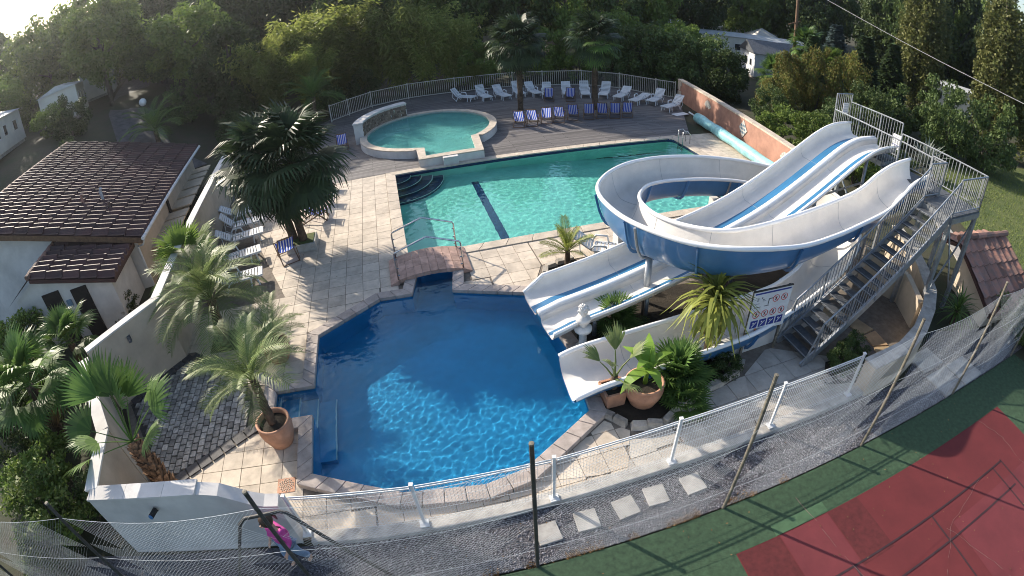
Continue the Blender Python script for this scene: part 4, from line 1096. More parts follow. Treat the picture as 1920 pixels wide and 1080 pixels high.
# ---- sloping retaining walls right of the stairs
wall_run('curved_wall', 'pale yellowish wall curving round the foot of the slide tower', [(8.2, 6.95), (9.6, 7.25), (10.6, 7.75), (11.6, 8.5), (12.4, 9.3), (13.0, 10.4), (13.5, 11.6), (13.9, 13.0)], .36, .85, 1.15, m_render, m_conc)
wall_run('rear_wall', 'plain cream wall under the slide tower stairs', [(11.3, 11.6), (12.1, 10.2), (11.7, 8.9)], .2, 1.2, .9, m_render, None)
arc_ = estruct('stepping_path')
for k in range(6):
    a = rad(-28 + 22 * k); a2 = rad(-28 + 22 * k + 20)
    c = V3((8.35, 8.55, 0))
    q = [c + V3((cos(t) * r * 1.0, sin(t) * r, 0)) for t, r in ((a, 1.35), (a, 1.9), (a2, 1.9), (a2, 1.35))]
    MB().prism([(p.x, p.y) for p in q], -.02, .022).build('path_flag', m_brickt if k == 9 else M('sandstone_flag_%d' % k, (.40 + .03 * (k % 2), .29, .17), .8, .15, 3, bump=.2), arc_)
# tiled hut right of the tower
hut = thing('tiled_hut', 'low hut with weathered red tile roof right of the slide tower', 'hut')
HQ = V3((15.4, 11.0, 0)); h1 = V3((.998, .06, 0)); h2 = V3((-.25, -.968, 0))
def HP(a, b, z): p = HQ + h1 * a + h2 * b; return V3((p.x, p.y, z))
MB().add([HP(0, .2, 0), HP(3.1, .2, 0), HP(3.1, 2.7, 0), HP(0, 2.7, 0), HP(0, .2, 1.5), HP(3.1, .2, 1.5), HP(3.1, 2.7, .75), HP(0, 2.7, .75)], [(4, 5, 6, 7), (0, 1, 5, 4), (1, 2, 6, 5), (2, 3, 7, 6), (3, 0, 4, 7)]).build('wall', m_render, hut)
def hf(a, b, h): return HP(a - .15, 3.0 - b, .72 + b * .33 + h)
roof(hut, hf, 8, 5, 3.4, 3.0, m_roofr, .06)
def hf2(a, b, h): return HP(a - .15, -1.3 + b, 1.15 + b * .33 + h)
roof(hut, hf2, 8, 2, 3.4, 1.25, m_roofr, .06)
for i in range(6): MB().tube([HP(-.15 + .57 * i, 0, 1.75), HP(-.15 + .57 * (i + 1) + .03, 0, 1.78)], .12, 8).build('ridge_tile', m_roofr, hut)

# ---- bust on a pedestal
bu = thing('bust_statue', 'white stone bust on a round pedestal between the two slides', 'statue', (1.62, 9.55, .06))
MB().lathe([(0, 0), (.2, 0), (.2, .06), (.12, .1), (.10, .16), (.095, .5), (.12, .55), (.21, .58), (.22, .66), (.14, .7), (.10, .72), (0, .72)], 18).build('pedestal', m_marble, bu, True)
MB().lathe([(0, .72), (.10, .72), (.09, .76), (.15, .83), (.19, .90), (.17, .96), (.075, 1.0), (.065, 1.04)], 16).build('shoulders', m_marble, bu, True)
hd = MB(); hd.lathe([(0.065, 1.02), (.08, 1.05), (.105, 1.1), (.115, 1.16), (.115, 1.21), (.09, 1.27), (.05, 1.30), (0, 1.31)], 16)
hd.box((-.115, -.02, 1.15), (.05, .03, .05)); hd.box((-.1, -.02, 1.09), (.04, .05, .02)); hd.build('head', m_marble, bu, True)
cu_ = MB()
for k in range(40):
    a, b = R.uniform(0, 6.28), R.uniform(-.1, 1.3)
    if cos(a) < -.5 and b < .45: continue
    cu_.lathe([(0, -.028), (.026, -.012), (.026, .012), (0, .028)], 6, (.118 * cos(a) * cos(b), .118 * sin(a) * cos(b), 1.18 + .13 * sin(b)))
cu_.build('curly_hair', m_marble, bu, True)

# ================================================================== FENCES
# white welded-mesh fence on the kerb
FL = [(-4.13, 4.60), (-1.88, 4.88), (0.50, 5.30), (2.87, 5.85), (5.30, 6.36), (7.72, 6.84)]
wf = thing('mesh_fence', 'white welded mesh fence standing on the kerb along the pool terrace', 'fence')
for i, (x, y) in enumerate(FL):
    MB().bar((x, y, .1), (x, y, 1.36), .05, .05).build('fence_post', m_whitep, wf)
    MB().box((x, y - .02, .125), (.17, .16, .03), Matrix.Rotation(AU, 3, 'Z')).build('foot_plate', m_whitep, wf)
    MB().box((x, y, 1.37), (.07, .07, .03)).build('post_cap', m_whitep, wf)
for i in range(len(FL) - 1):
    a, b = V3((*FL[i], 0)), V3((*FL[i + 1], 0)); d = (b - a).normalized(); a, b = a + d * .05, b - d * .05
    mb = MB(); L_ = (b - a).length; n_ = int(L_ / .06)
    for k in range(n_ + 1):
        p = a + d * (L_ * k / n_); mb.bar(p + V3((0, 0, .18)), p + V3((0, 0, 1.3)), .0045, .0045)
    for z in (.18, .26, .55, .85, 1.15, 1.30): mb.bar(a + V3((0, 0, z)), b + V3((0, 0, z)), .0045, .0045)
    stuff(mb.build('wire_mesh', m_whitep, wf))
    for z in (1.31, 1.25): MB().tube([a + V3((0, 0, z)), b + V3((0, 0, z))], .014, 6).build('top_wire', m_whitep, wf)
# tall chain link fence of the court
CH = [(-14.0, 1.22), (-10.5, 1.90), (-6.96, 2.57), (-3.45, 3.25), (0.10, 3.95), (3.64, 4.64), (7.34, 5.38), (11.17, 6.14), (15.0, 6.9)]
cf = thing('chain_link_fence', 'tall chain link fence on slim posts along the edge of the sports court', 'fence')
for i, (x, y) in enumerate(CH):
    MB().tube([(x, y, -.05), (x, y, 3.42)], .032, 8).build('fence_post', m_postd if i < 5 else m_postg, cf)
    MB().lathe([(0, 0), (.035, 0), (.035, .03), (0, .035)], 8, (x, y, 3.42)).build('post_cap', m_postg, cf)
for i in range(len(CH) - 1):
    a, b = V3((*CH[i], 0)), V3((*CH[i + 1], 0)); d = (b - a); L_ = d.length; d = d / L_
    H_ = 3.05; sp_ = .075
    mb = MB()
    def sag(t): return -.16 * sin(pi * min(1, max(0, t / L_))) - .05
    for s_ in (1, -1):
        x0 = -H_ if s_ > 0 else 0.0
        while x0 < (L_ if s_ > 0 else L_ + H_):
            pts = []
            for k in range(5):
                t = k / 4; x = x0 + s_ * H_ * t; z = .06 + (H_ + sag(x)) * t
                if -1e-6 <= x <= L_ + 1e-6: pts.append(a + d * x + V3((.01 * s_, -.01 * s_, z)) + V3((-d.y, d.x, 0)) * .05 * sin(x * 2.3 + t * 3) * t * (1 - t) * 4)
            if len(pts) > 1: mb.tube(pts, .0015, 3, False)
            x0 += sp_
    stuff(mb.build('chain_link', m_wire, cf))
    for z in (3.05, 1.9, .6):
        MB().tube([a + d * (L_ * k / 8) + V3((0, 0, z + .06 + sag(L_ * k / 8) * z / 3.05)) for k in range(9)], .003, 4).build('line_wire', m_wire, cf)
# bar fence behind the deck
BF = [(-12.2, 36.0), (-11.2, 37.4), (-9.8, 39.2), (-7.1, 40.7), (-3.4, 41.2), (1.2, 41.7), (3.6, 41.5), (6.7, 41.1), (9.4, 39.4), (11.6, 36.9), (12.8, 35.9)]
bf = thing('bar_fence', 'cream vertical bar fence curving behind the sun loungers', 'fence')
br_m = MB().bar((0, 0, .1), (0, 0, 1.24), .03, .02).mesh('fence_bar', m_fencep)
for i in range(len(BF) - 1):
    a, b = V3((*BF[i], .012)), V3((*BF[i + 1], .012)); n_ = max(2, int((b - a).length / .16))
    for z in (.12, 1.25): MB().bar(a + V3((0, 0, z)), b + V3((0, 0, z)), .04, .05).build('fence_rail', m_fencep, bf)
    MB().bar(a, a + V3((0, 0, 1.34)), .07, .07).build('fence_post', m_fencep, bf)
    for k in range(1, n_): put('fence_bar', br_m, bf, a.lerp(b, k / n_), (0, 0, atan2((b - a).y, (b - a).x)))
MB().bar((*BF[-1], 0), (*BF[-1], 1.34), .07, .07).build('fence_post', m_fencep, bf)
# black tube goal frame near the left corner
gl_ = thing('goal_frame', 'black tubular goal frame by the white front wall', 'goal')
MB().tube([(-5.40, 3.58, 0), (-4.56, 3.76, 1.70), (-4.45, 3.82, 1.80), (-3.85, 4.0, 1.82), (-3.72, 4.0, 1.78), (-2.33, 3.80, 0.0)], .032, 8).build('goal_tube', m_postd, gl_, True)
MB().tube([(-5.40, 3.58, .04), (-2.33, 3.80, .04)], .025, 8).build('ground_bar', m_postd, gl_)
# ================================================================== LOUNGERS AND DECK CHAIRS
def lounger(back_deg, label, name='sun_lounger'):
    t = thing(name, label, 'lounger', group=None)
    W2 = .31
    mb = MB()
    for s in (-1, 1): mb.bar((s * W2, -.95, .33), (s * W2, .30, .35), .05, .07)
    mb.bar((-W2, -.95, .33), (W2, -.95, .33), .07, .06)
    mb.build('frame', m_plast, t, bevel=.012)
    st = MB()
    for k in range(11): st.bar((-W2, -.86 + .115 * k, .355), (W2, -.86 + .115 * k, .355), .085, .022)
    st.build('seat_slats', m_plast, t)
    a = rad(back_deg); hy, hz = .36, .36
    f = lambda s, q: (s, hy + q * cos(a), hz + q * sin(a))
    bk = MB()
    for s in (-1, 1): bk.bar(f(s * W2, 0), f(s * W2, .74), .05, .04)
    bk.bar(f(-W2, .74), f(W2, .74), .08, .04)
    for k in range(7): bk.bar(f(-W2, .06 + .1 * k), f(W2, .06 + .1 * k), .075, .02, (0, -sin(a), cos(a)))
    bk.build('backrest', m_plast, t)
    for s in (-1, 1):
        MB().tube([(s * W2, -.75, .33), (s * (W2 + .03), -.80, .0)], [.035, .03], 6).build('leg', m_plast, t)
        MB().tube([(s * W2, -.55, .33), (s * (W2 + .03), -.50, .0)], [.035, .03], 6).build('leg', m_plast, t)
        MB().tube([(s * W2, .25, .33), (s * (W2 + .03), .42, .0)], [.035, .03], 6).build('leg', m_plast, t)
        MB().tube([(s * W2, -.12, .34), (s * (W2 + .05), -.06, .56), (s * (W2 + .05), .30, .58), (s * W2, .42, .4)], .035, 6).build('armrest', m_plast, t, True)
        if back_deg > 10: MB().tube([f(s * (W2 - .03), .5), (s * (W2 - .03), .75, .30), (s * W2, .42, .05)], .02, 6).build('prop', m_plast, t)
    return t
PL = {d: None for d in (12, 35, 50, 62)}
def place_lounger(back, x, y, deg, label):
    global PL
    if PL[back] is None:
        PL[back] = lounger(back, label); o = PL[back]; o.location = (x, y, .012); o.rotation_euler = (0, 0, rad(deg))
    else: o = copy_tree(PL[back], (x, y, .012), rad(deg), label)
    o['group'] = 'white plastic sun loungers'
    return o
BL = [(50, -2.6, 38.0, 64), (62, -1.1, 37.9, 25), (50, .25, 37.8, 28), (62, 1.5, 38.4, 12), (50, 2.6, 38.2, 22), (50, 3.55, 37.6, -5), (50, 5.0, 37.5, -3), (62, 6.3, 37.2, -4), (62, 7.7, 36.8, -22), (35, 8.8, 35.9, -38), (12, 9.7, 34.6, -45), (50, 10.9, 34.5, -42), (50, 11.5, 32.6, -55)]
for k, (bk, x, y, dg) in enumerate(BL):
    place_lounger(bk, x, y, dg, ORD[k] + ' white plastic lounger from the left in the back row by the bar fence')
for k, (bk, x, y, dg) in enumerate([(35, -10.75, 17.2, 115), (50, -11.3, 18.5, 112), (35, -11.9, 19.8, 110), (35, -10.15, 15.5, 118), (35, -9.4, 13.85, 112)]):
    place_lounger(bk, x, y, dg, ['white lounger by the cream wall, fully in view left of the twin palm', 'white lounger behind the one left of the twin palm, half under its fronds', 'rearmost white lounger along the cream boundary wall under the twin palm', 'white lounger by the cream wall partly hidden by feather palm fronds', 'white lounger nearest the planting pit under the feather palm'][k])
place_lounger(35, 3.0, 13.95, 75, 'single white lounger between the large pool and the spiral slide')
o = MB().box((0, 0, .03), (1.1, .55, .05)).build('foam_board', m_plast, bevel=.02); o.location = (11.6, 31.3, .012); o.rotation_euler = (0, 0, rad(25)); tag(o, 'flat white board lying on the deck below the end lounger', 'board')

def deckchair(label):
    t = thing('deck_chair', label, 'deck chair')
    rows = []
    prof = [(-.52, .42), (-.42, .33), (-.28, .25), (-.1, .23), (.08, .32), (.25, .50), (.42, .72), (.55, .92)]
    for y, z in prof: rows.append([(x, y, z - .03 * (1 - (x / .25) ** 2)) for x in (-.25, -.15, -.05, .05, .15, .25)])
    MB().grid(rows).build('canvas', m_stripe, t, True)
    for s in (-1, 1):
        MB().bar((s * .28, -.55, .44), (s * .28, .50, .0), .03, .045).build('leg', m_wood, t)
        MB().bar((s * .26, .57, .95), (s * .26, -.45, .0), .03, .045).build('leg', m_wood, t)
        MB().bar((s * .30, .30, .55), (s * .30, .52, .08), .025, .03).build('strut', m_wood, t)
    for y, z in ((-.54, .43), (.56, .94), (.50, .02), (-.44, .03)): MB().tube([(-.28, y, z), (.28, y, z)], .017, 6).build('cross_bar', m_wood, t)
    return t
dc = None
def place_dc(x, y, dg, label):
    global dc
    if dc is None:
        dc = deckchair(label); o = dc; o.location = (x, y, .012); o.rotation_euler = (0, 0, rad(dg))
    else: o = copy_tree(dc, (x, y, .012), rad(dg), label)
    o.scale = (1.12, 1.12, 1.12)
    o['group'] = 'blue striped deck chairs'
for k, (x, y) in enumerate([(1.15, 29.9), (1.95, 30.0), (2.8, 30.4), (3.6, 30.5), (4.5, 30.9), (5.5, 31.0), (6.35, 31.0), (7.15, 31.0), (7.95, 31.1)]):
    place_dc(x, y, R.uniform(-8, 4) + 172, ORD[k] + ' blue striped deck chair from the left in the front row on the deck')
place_dc(3.55, 36.2, 178, 'blue striped deck chair in front of the white loungers, left of the back pair')
place_dc(5.05, 36.0, 175, 'blue striped deck chair in front of the white loungers, right of the back pair')
place_dc(-9.35, 28.7, 200, 'lone blue striped deck chair on the deck left of the wading pool')
for k, (x, y, dg) in enumerate([(-8.6, 22.0, 95), (-8.15, 20.3, 97), (-7.85, 18.7, 98), (-8.05, 15.55, 215)]):
    place_dc(x, y, dg, ['rearmost striped deck chair beside the twin palm on the paving', 'striped deck chair under the right fronds of the twin palm', 'striped deck chair just right of the twin palm trunks', 'striped deck chair in front of the twin palm trunks'][k])

# ================================================================== POTS
def pot(name, label, loc, r, h, mat_=m_pot):
    t = thing(name, label, 'pot', loc)
    MB().lathe([(0, 0), (r * .62, 0), (r * .68, .03), (r * .92, h * .45), (r * 1.0, h * .72), (r * .93, h * .88), (r * .98, h * .93), (r * .99, h), (r * .86, h), (r * .82, h * .9), (r * .80, h * .84)], 28).build('pot_body', mat_, t, True)
    MB().lathe([(r * .82, h * .85), (r * .5, h * .88), (0, h * .9)], 20).build('pot_soil', m_bed, t, True)
    return t
pot('terracotta_pot', 'large round terracotta pot with a feather palm beside the blue pool steps', (-5.36, 7.0, 0), .41, .70)
pot('terracotta_pot', 'large round terracotta pot with a banana plant beside the slide exit', (2.68, 7.62, 0.05), .44, .62)
pot('terracotta_pot', 'terracotta pot half hidden under feather palm fronds near the pool corner', (-6.35, 9.9, 0), .40, .6)
sq = thing('square_planter', 'square terracotta planter with a spindly palm by the blue pool coping', 'pot', (2.02, 7.72, .05), AU)
MB().box((0, 0, .2), (.42, .42, .4), taper=1.12).build('planter_body', m_pot, sq, bevel=.015)
mb = MB()
for a, b in (((-.24, -.24), (.24, -.24)), ((.24, -.24), (.24, .24)), ((.24, .24), (-.24, .24)), ((-.24, .24), (-.24, -.24))): mb.bar((*a, .41), (*b, .41), .05, .05)
mb.build('planter_rim', m_pot, sq); MB().box((0, 0, .405), (.42, .42, .012)).build('pot_soil', m_bed, sq)

# ================================================================== PLANTS
def fan_mesh(name, mat_, pet, rad_, n, spread, droop, fold=.25, seed=1, wmul=1.0):
    q = random.Random(seed); mb = MB()
    mb.tube([(0, 0, 0), (0, pet * .6, .02), (0, pet, 0)], [.02, .014, .009], 4, False)
    for k in range(n):
        a = rad(-spread / 2 + spread * k / (n - 1)) + q.uniform(-.02, .02)
        L_ = rad_ * (1 - .22 * abs(a) / rad(spread / 2)) * q.uniform(.9, 1.06)
        d = V3((sin(a), cos(a), 0)); s = V3((cos(a), -sin(a), 0))
        w_ = L_ * .052 * wmul
        pts = []
        for t, wf_ in ((.04, .35), (.42, 1.0), (.74, .75)):
            z = -droop * L_ * t ** 3 + .10 * L_ * sin(pi * t) * fold
            c = V3((0, pet, 0)) + d * (L_ * t) + V3((0, 0, z))
            pts += [c - s * w_ * wf_ + V3((0, 0, w_ * .4)), c + s * w_ * wf_ + V3((0, 0, w_ * .4))]
        tip = V3((0, pet, 0)) + d * L_ * (1 - .12 * droop) + V3((0, 0, -droop * L_ * q.uniform(.7, 1.5)))
        mb.add(pts + [tip], [(0, 1, 3, 2), (2, 3, 5, 4), (4, 5, 6)])
    return mb.mesh(name, mat_)
def frond_mesh(name, mat_, L_, n, leaf, arch, seed=1):
    q = random.Random(seed); mb = MB()
    def pos(t): return V3((0, L_ * (t - .16 * arch * t ** 3), L_ * (.30 * arch * t - .62 * arch * t * t)))
    mb.tube([pos(k / 8) for k in range(9)], [.018 - .0016 * k for k in range(9)], 4, False)
    for k in range(n):
        t = .13 + .85 * k / (n - 1); p = pos(t); tg = (pos(min(1, t + .03)) - pos(t - .03)).normalized()
        ll = leaf * (sin(pi * (.12 + .80 * t)) ** .7) * q.uniform(.85, 1.1)
        up = V3((1, 0, 0)).cross(tg)
        for s in (-1, 1):
            d = (V3((s, 0, 0)) * .80 + tg * .62 + up * .32 + V3((0, 0, q.uniform(-.1, .1)))).normalized()
            e = p + d * ll + V3((0, 0, -.30 * ll)); m_ = p + d * ll * .5
            w_ = tg * (.012 + .006 * leaf)
            mb.add([p - w_ * .6, p + w_ * .6, m_ + w_, m_ - w_, e], [(0, 1, 2, 3), (3, 2, 4)])
    return mb.mesh(name, mat_)
def strap_mesh(name, mat_, L_, w_, arch, seed=1):
    mb = MB(); pts = []
    for k in range(6):
        t = k / 5; ww = w_ * (.55 + .9 * sin(pi * (.15 + .7 * t))) * (1 - .55 * t ** 3)
        c = V3((0, L_ * (t - .25 * arch * t ** 3), -.75 * arch * L_ * t * t * t + .1 * L_ * t))
        pts += [c + V3((-ww, 0, ww * .35)), c + V3((ww, 0, ww * .35))]
    tip = V3((0, L_ * (1.12 - .3 * arch), -.95 * arch * L_ + .1 * L_))
    mb.add(pts + [tip], [(2 * k, 2 * k + 1, 2 * k + 3, 2 * k + 2) for k in range(5)] + [(10, 11, 12)])
    return mb.mesh(name, mat_)
GA = 2.39996
def rosette(t, name, meshes, c, n, e0, e1, s0=.85, s1=1.1, seed=0, roll=.25):
    """leaves spiral round the crown, from steep young ones to drooping old ones"""
    q = random.Random(seed)
    for k in range(n):
        f = (k + .5) / n
        el = rad(e0 + (e1 - e0) * f + q.uniform(-9, 9)); az = k * GA + q.uniform(-.2, .2)
        Mx = Matrix.Translation(V3(c) + V3((0, 0, -.10 * f))) @ Matrix.Rotation(az, 4, 'Z') @ Matrix.Rotation(el, 4, 'X') @ Matrix.Rotation(q.uniform(-roll, roll), 4, 'Y') @ Matrix.Scale(q.uniform(s0, s1), 4)
        o = put(name, q.choice(meshes), t); o.matrix_local = Mx
def trunk(t, pts, r0, r1, mat_=m_trunk, n=9, rough=.12, name='trunk'):
    P = catmull([V3(p) for p in pts], 6)
    rr = [(r0 + (r1 - r0) * i / (len(P) - 1)) * (1 + rough * (R.random() - .5) * 2) for i in range(len(P))]
    return MB().tube(P, rr, n).build(name, mat_, t, True)
fanA = [fan_mesh('palm_leaf', l_fand, .75, .78, 26, 230, .35, seed=s) for s in (1, 2, 3)]
fanB = [fan_mesh('palm_leaf', l_fan, .75, .82, 24, 200, .22, seed=s) for s in (4, 5)]
fanY = [fan_mesh('palm_leaf', l_fany, .8, .85, 24, 190, .18, seed=s) for s in (6, 7)]
fanS = [fan_mesh('palm_leaf', l_fan, .34, .40, 18, 210, .10, seed=s, wmul=1.1) for s in (8, 9)]
fanD = [fan_mesh('dead_leaf', l_dry, .6, .6, 14, 120, .9, seed=s) for s in (10,)]
frP = [frond_mesh('palm_frond', l_pin, 1.75, 36, .52, 1.0, s) for s in (1, 2)]
frQ = [frond_mesh('palm_frond', l_pin, 2.3, 42, .58, 1.15, s) for s in (3, 4)]
frD = [frond_mesh('palm_frond', l_fan, 2.6, 44, .55, .9, s) for s in (5,)]
strC = [strap_mesh('strap_leaf', l_cord, .95, .028, a, s) for s, a in ((1, .5), (2, 1.1))]
strY = [strap_mesh('strap_leaf', l_fan, .72, .02, a, s) for s, a in ((3, .25), (4, .6))]
def palm(name, label, loc, tpts, r0, r1, leaves, n, e0, e1, s0, s1, seed, dead=0, cat='palm'):
    t = thing(name, label, cat, loc)
    trunk(t, tpts, r0, r1)
    rosette(t, 'palm_leaf', leaves, tpts[-1], n, e0, e1, s0, s1, seed)
    if dead: rosette(t, 'dead_leaf', fanD, V3(tpts[-1]) - V3((0, 0, .12)), dead, -45, -80, .8, 1.1, seed + 50)
    return t
# twin trunk fan palms on the terrace
palm('fan_palm', 'dark fan palm with left leaning trunk on the pool terrace, left of the twin trunks', (-8.05, 16.5, 0), [(0, 0, 0), (-.1, .05, 1.2), (-.35, .15, 2.5), (-.6, .3, 3.25)], .17, .14, fanA, 42, 85, -62, 1.25, 1.65, 1, 7)
palm('fan_palm', 'dark fan palm with upright trunk on the pool terrace, right of the twin trunks', (-7.55, 16.3, 0), [(0, 0, 0), (-.05, .0, 1.2), (.12, .1, 2.5), (.2, .2, 3.3)], .17, .14, fanA, 46, 85, -65, 1.3, 1.65, 2, 6)
pl_ = thing('planter_box', 'low square planter with grass at the foot of the twin palm', 'planter', (-7.7, 16.35, 0), AU)
MB().box((0, 0, .15), (1.15, .95, .3)).build('planter_side', m_conc, pl_, bevel=.02); MB().box((0, 0, .31), (1.0, .8, .03)).build('planter_soil', m_lawnsoil, pl_)
palm('fan_palm', 'tall fan palm with dark trunk on the deck, left of the two among the loungers', (1.4, 33.7, 0), [(0, 0, 0), (.05, 0, 1.8), (0, 0, 3.6), (-.05, 0, 4.55)], .20, .15, fanA, 55, 85, -60, 1.25, 1.6, 3, 8)
palm('fan_palm', 'tall fan palm with dark trunk on the deck, right of the two among the loungers', (6.3, 33.0, 0), [(0, 0, 0), (-.05, 0, 1.8), (0, 0, 3.6), (-.1, .0, 4.7)], .20, .15, fanA + fanB[:1], 55, 85, -60, 1.2, 1.5, 4, 8)
# leaning palm in the near left corner with old leaf bases on its trunk
fg = thing('leaning_palm', 'leaning fan palm with scaly brown trunk in the near left corner', 'palm', (-7.2, 4.95, .0))
tp = [(0.0, 0, 0), (-.12, .08, .6), (-.32, .2, 1.2), (-.6, .36, 1.75)]
trunk(fg, tp, .23, .13, m_boot)
P = catmull([V3(p) for p in tp], 8)
bo = MB().add([(-.08, 0, 0), (.08, 0, 0), (.06, .06, .19), (-.06, .06, .19), (0, .07, .0)], [(0, 4, 3), (4, 1, 2, 3), (0, 1, 4), (0, 3, 2, 1)]).mesh('leaf_base', m_boot)
for k in range(130):
    i = int(k / 130 * (len(P) - 2)); p = P[i]; a = k * GA; r_ = .235 - .095 * k / 130
    tg = (P[i + 1] - P[i]).normalized(); q_ = tg.to_track_quat('Z', 'Y').to_matrix().to_4x4()
    o = put('leaf_base', bo, fg); o.matrix_local = Matrix.Translation(p) @ q_ @ Matrix.Rotation(a, 4, 'Z') @ Matrix.Translation((0, r_ - .035, 0)) @ Matrix.Rotation(rad(-16), 4, 'X') @ Matrix.Scale(R.uniform(.8, 1.1), 4)
fanL = [fan_mesh('palm_leaf', l_fan, 1.0, .9, 26, 140, .12, seed=s, wmul=.72) for s in (14, 15)]
for az, el, sc_, rl in ((65, 62, 1.15, .2), (20, 70, 1.1, -.2), (-15, 60, .95, .5), (-60, 38, 1.0, .3), (-35, 75, .9, 0), (95, 18, 1.05, -.5), (130, 5, 1.0, .6), (150, 40, .8, 0), (45, 35, 1.1, .5), (-100, 25, .75, .2), (-20, 30, .85, -.5)):
    o = put('palm_leaf', fanL[int(az) % 2], fg); o.matrix_local = Matrix.Translation(tp[-1]) @ Matrix.Rotation(rad(az), 4, 'Z') @ Matrix.Rotation(rad(el), 4, 'X') @ Matrix.Rotation(rl, 4, 'Y') @ Matrix.Scale(sc_, 4)
palm('fan_palm', 'bright fan palm rising over the cream boundary wall', (-10.75, 13.3, 0), [(0, 0, 0), (0, 0, .7), (.05, 0, 1.25)], .14, .11, fanY, 15, 80, -5, .95, 1.25, 6)
palm('fan_palm', 'fan palm behind the courtyard wall below the porch', (-13.6, 9.3, 0), [(0, 0, 0), (0, 0, .8), (0, 0, 1.4)], .16, .13, fanB, 20, 80, -20, .8, 1.0, 7)
palm('fan_palm', 'fan palm at the left edge beside the leaning palm', (-12.4, 6.4, 0), [(0, 0, 0), (.1, 0, 1.2), (.15, 0, 2.2)], .16, .13, fanB, 26, 80, -40, .9, 1.2, 8, 3)
# feather palms
def feather(label, loc, tpts, r0, fr, n, e0, e1, s0, s1, seed):
    t = thing('feather_palm', label, 'palm', loc)
    trunk(t, tpts, r0, r0 * .8, m_trunk); rosette(t, 'palm_frond', fr, tpts[-1], n, e0, e1, s0, s1, seed, .15)
    return t
feather('feather palm with arching grey green fronds in the large pot by the pool steps', (-5.38, 7.0, .6), [(0, 0, 0), (-.08, .12, .35), (-.18, .28, .65), (-.25, .4, .95)], .11, frP, 15, 72, 5, .75, 1.05, 11)
bt = feather('large feather palm with drooping fronds in the square pit by the wall', (-8.55, 10.75, 0), [(0, 0, 0), (0, .05, .6), (.05, .1, 1.2), (.05, .1, 1.5)], .17, frQ, 26, 78, -8, .85, 1.1, 12)
feather('low feather palm in the pot near the pool corner', (-6.35, 9.9, .5), [(0, 0, 0), (0, 0, .12), (0, 0, .25)], .08, frP, 14, 70, 10, .55, .8, 13)
feather('yellowish feather palm in a low bed between the two pools', (1.75, 13.45, 0), [(0, 0, 0), (0, 0, .35), (0, 0, .62)], .09, [frond_mesh('palm_frond', l_cord, 1.2, 30, .3, .5, 9)], 15, 80, 20, .7, .95, 14)
feather('dark feather palm with the white globe lamp behind the house', (-24.0, 31.0, hill(-24, 31)), [(0, 0, 0), (0, 0, .8), (0, 0, 1.3)], .2, frD, 22, 75, 5, 1.0, 1.3, 15)
feather('feather palm in deep shade left of the fountain wall', (-13.2, 35.6, 0), [(0, 0, 0), (0, 0, 1.2), (.1, 0, 2.2)], .16, frD, 20, 78, -5, .9, 1.2, 16)
# cordyline and small palms round the slide exit
co = thing('cordyline', 'tall cordyline with a big shaggy head of yellow green straps behind the pots', 'plant', (4.62, 8.92, 0))
trunk(co, [(0, 0, 0), (0, -.02, .8), (-.02, -.03, 1.55)], .09, .075, m_trunk)
rosette(co, 'strap_leaf', strC, (-.02, -.03, 1.72), 140, 85, -78, .95, 1.25, 21, .3)
rosette(co, 'dry_leaf', [strap_mesh('dry_leaf', l_dry, .7, .022, 1.0)], (-.02, -.03, 1.5), 26, -45, -82, .8, 1.1, 22)
def dwarf(label, loc, n, sc_, seed, tr=.25, name='dwarf_fan_palm', meshes=None, e1=-10):
    t = thing(name, label, 'plant', loc)
    trunk(t, [(0, 0, 0), (0, 0, tr * .5), (0, 0, tr)], .09, .07)
    rosette(t, 'palm_leaf', meshes or fanS, (0, 0, tr), n, 85, e1, sc_ * .85, sc_ * 1.15, seed)
    return t
dwarf('dwarf fan palm behind the bust statue between the slides', (2.55, 10.25, 0), 36, 1.05, 31, .3)
dwarf('large dwarf fan palm right of the banana pot', (3.55, 8.0, 0), 44, 1.25, 32, .35)
dwarf('lower dwarf fan palm in front of the big one by the fence', (3.55, 7.35, 0), 26, .95, 33, .12)
dwarf('spindly young palm in the square planter', (2.02, 7.72, .45), 5, 1.35, 34, .35, 'young_palm', [fan_mesh('palm_leaf', l_pin, .42, .45, 15, 62, .15, seed=44, wmul=.7)], 20)
dwarf('small yucca showing above the twin slide behind the spiral loop', (5.6, 11.6, 0), 22, 1.0, 35, 1.25, 'yucca', strY, 10)
yr = dwarf('spiky yucca behind the curved wall at the right', (13.5, 8.75, 0), 60, 1.15, 36, .55, 'yucca', strY, -25)
dwarf('grey spiky yucca on the lawn behind the slide tower', (23.5, 21.0, 0), 70, 1.9, 37, .6, 'yucca', [strap_mesh('strap_leaf', l_grey, .8, .03, .2)], -10)
bn = thing('banana_plant', 'young banana plant with broad bright leaves in the round pot', 'plant', (2.68, 7.62, .6))
MB().tube([(0, 0, 0), (.02, 0, .3), (.04, .02, .55)], [.06, .045, .02], 8).build('stem', l_ban, bn, True)
bl = [strap_mesh('banana_leaf', l_ban, .72, .10, a) for a in (.5, .9)]
rosette(bn, 'banana_leaf', bl, (.03, .01, .45), 7, 70, 0, .8, 1.05, 41)
MB().tube([(.04, .02, .5), (.05, .03, .85), (.06, .03, 1.0)], [.018, .02, .004], 6).build('rolled_leaf', l_ban, bn)
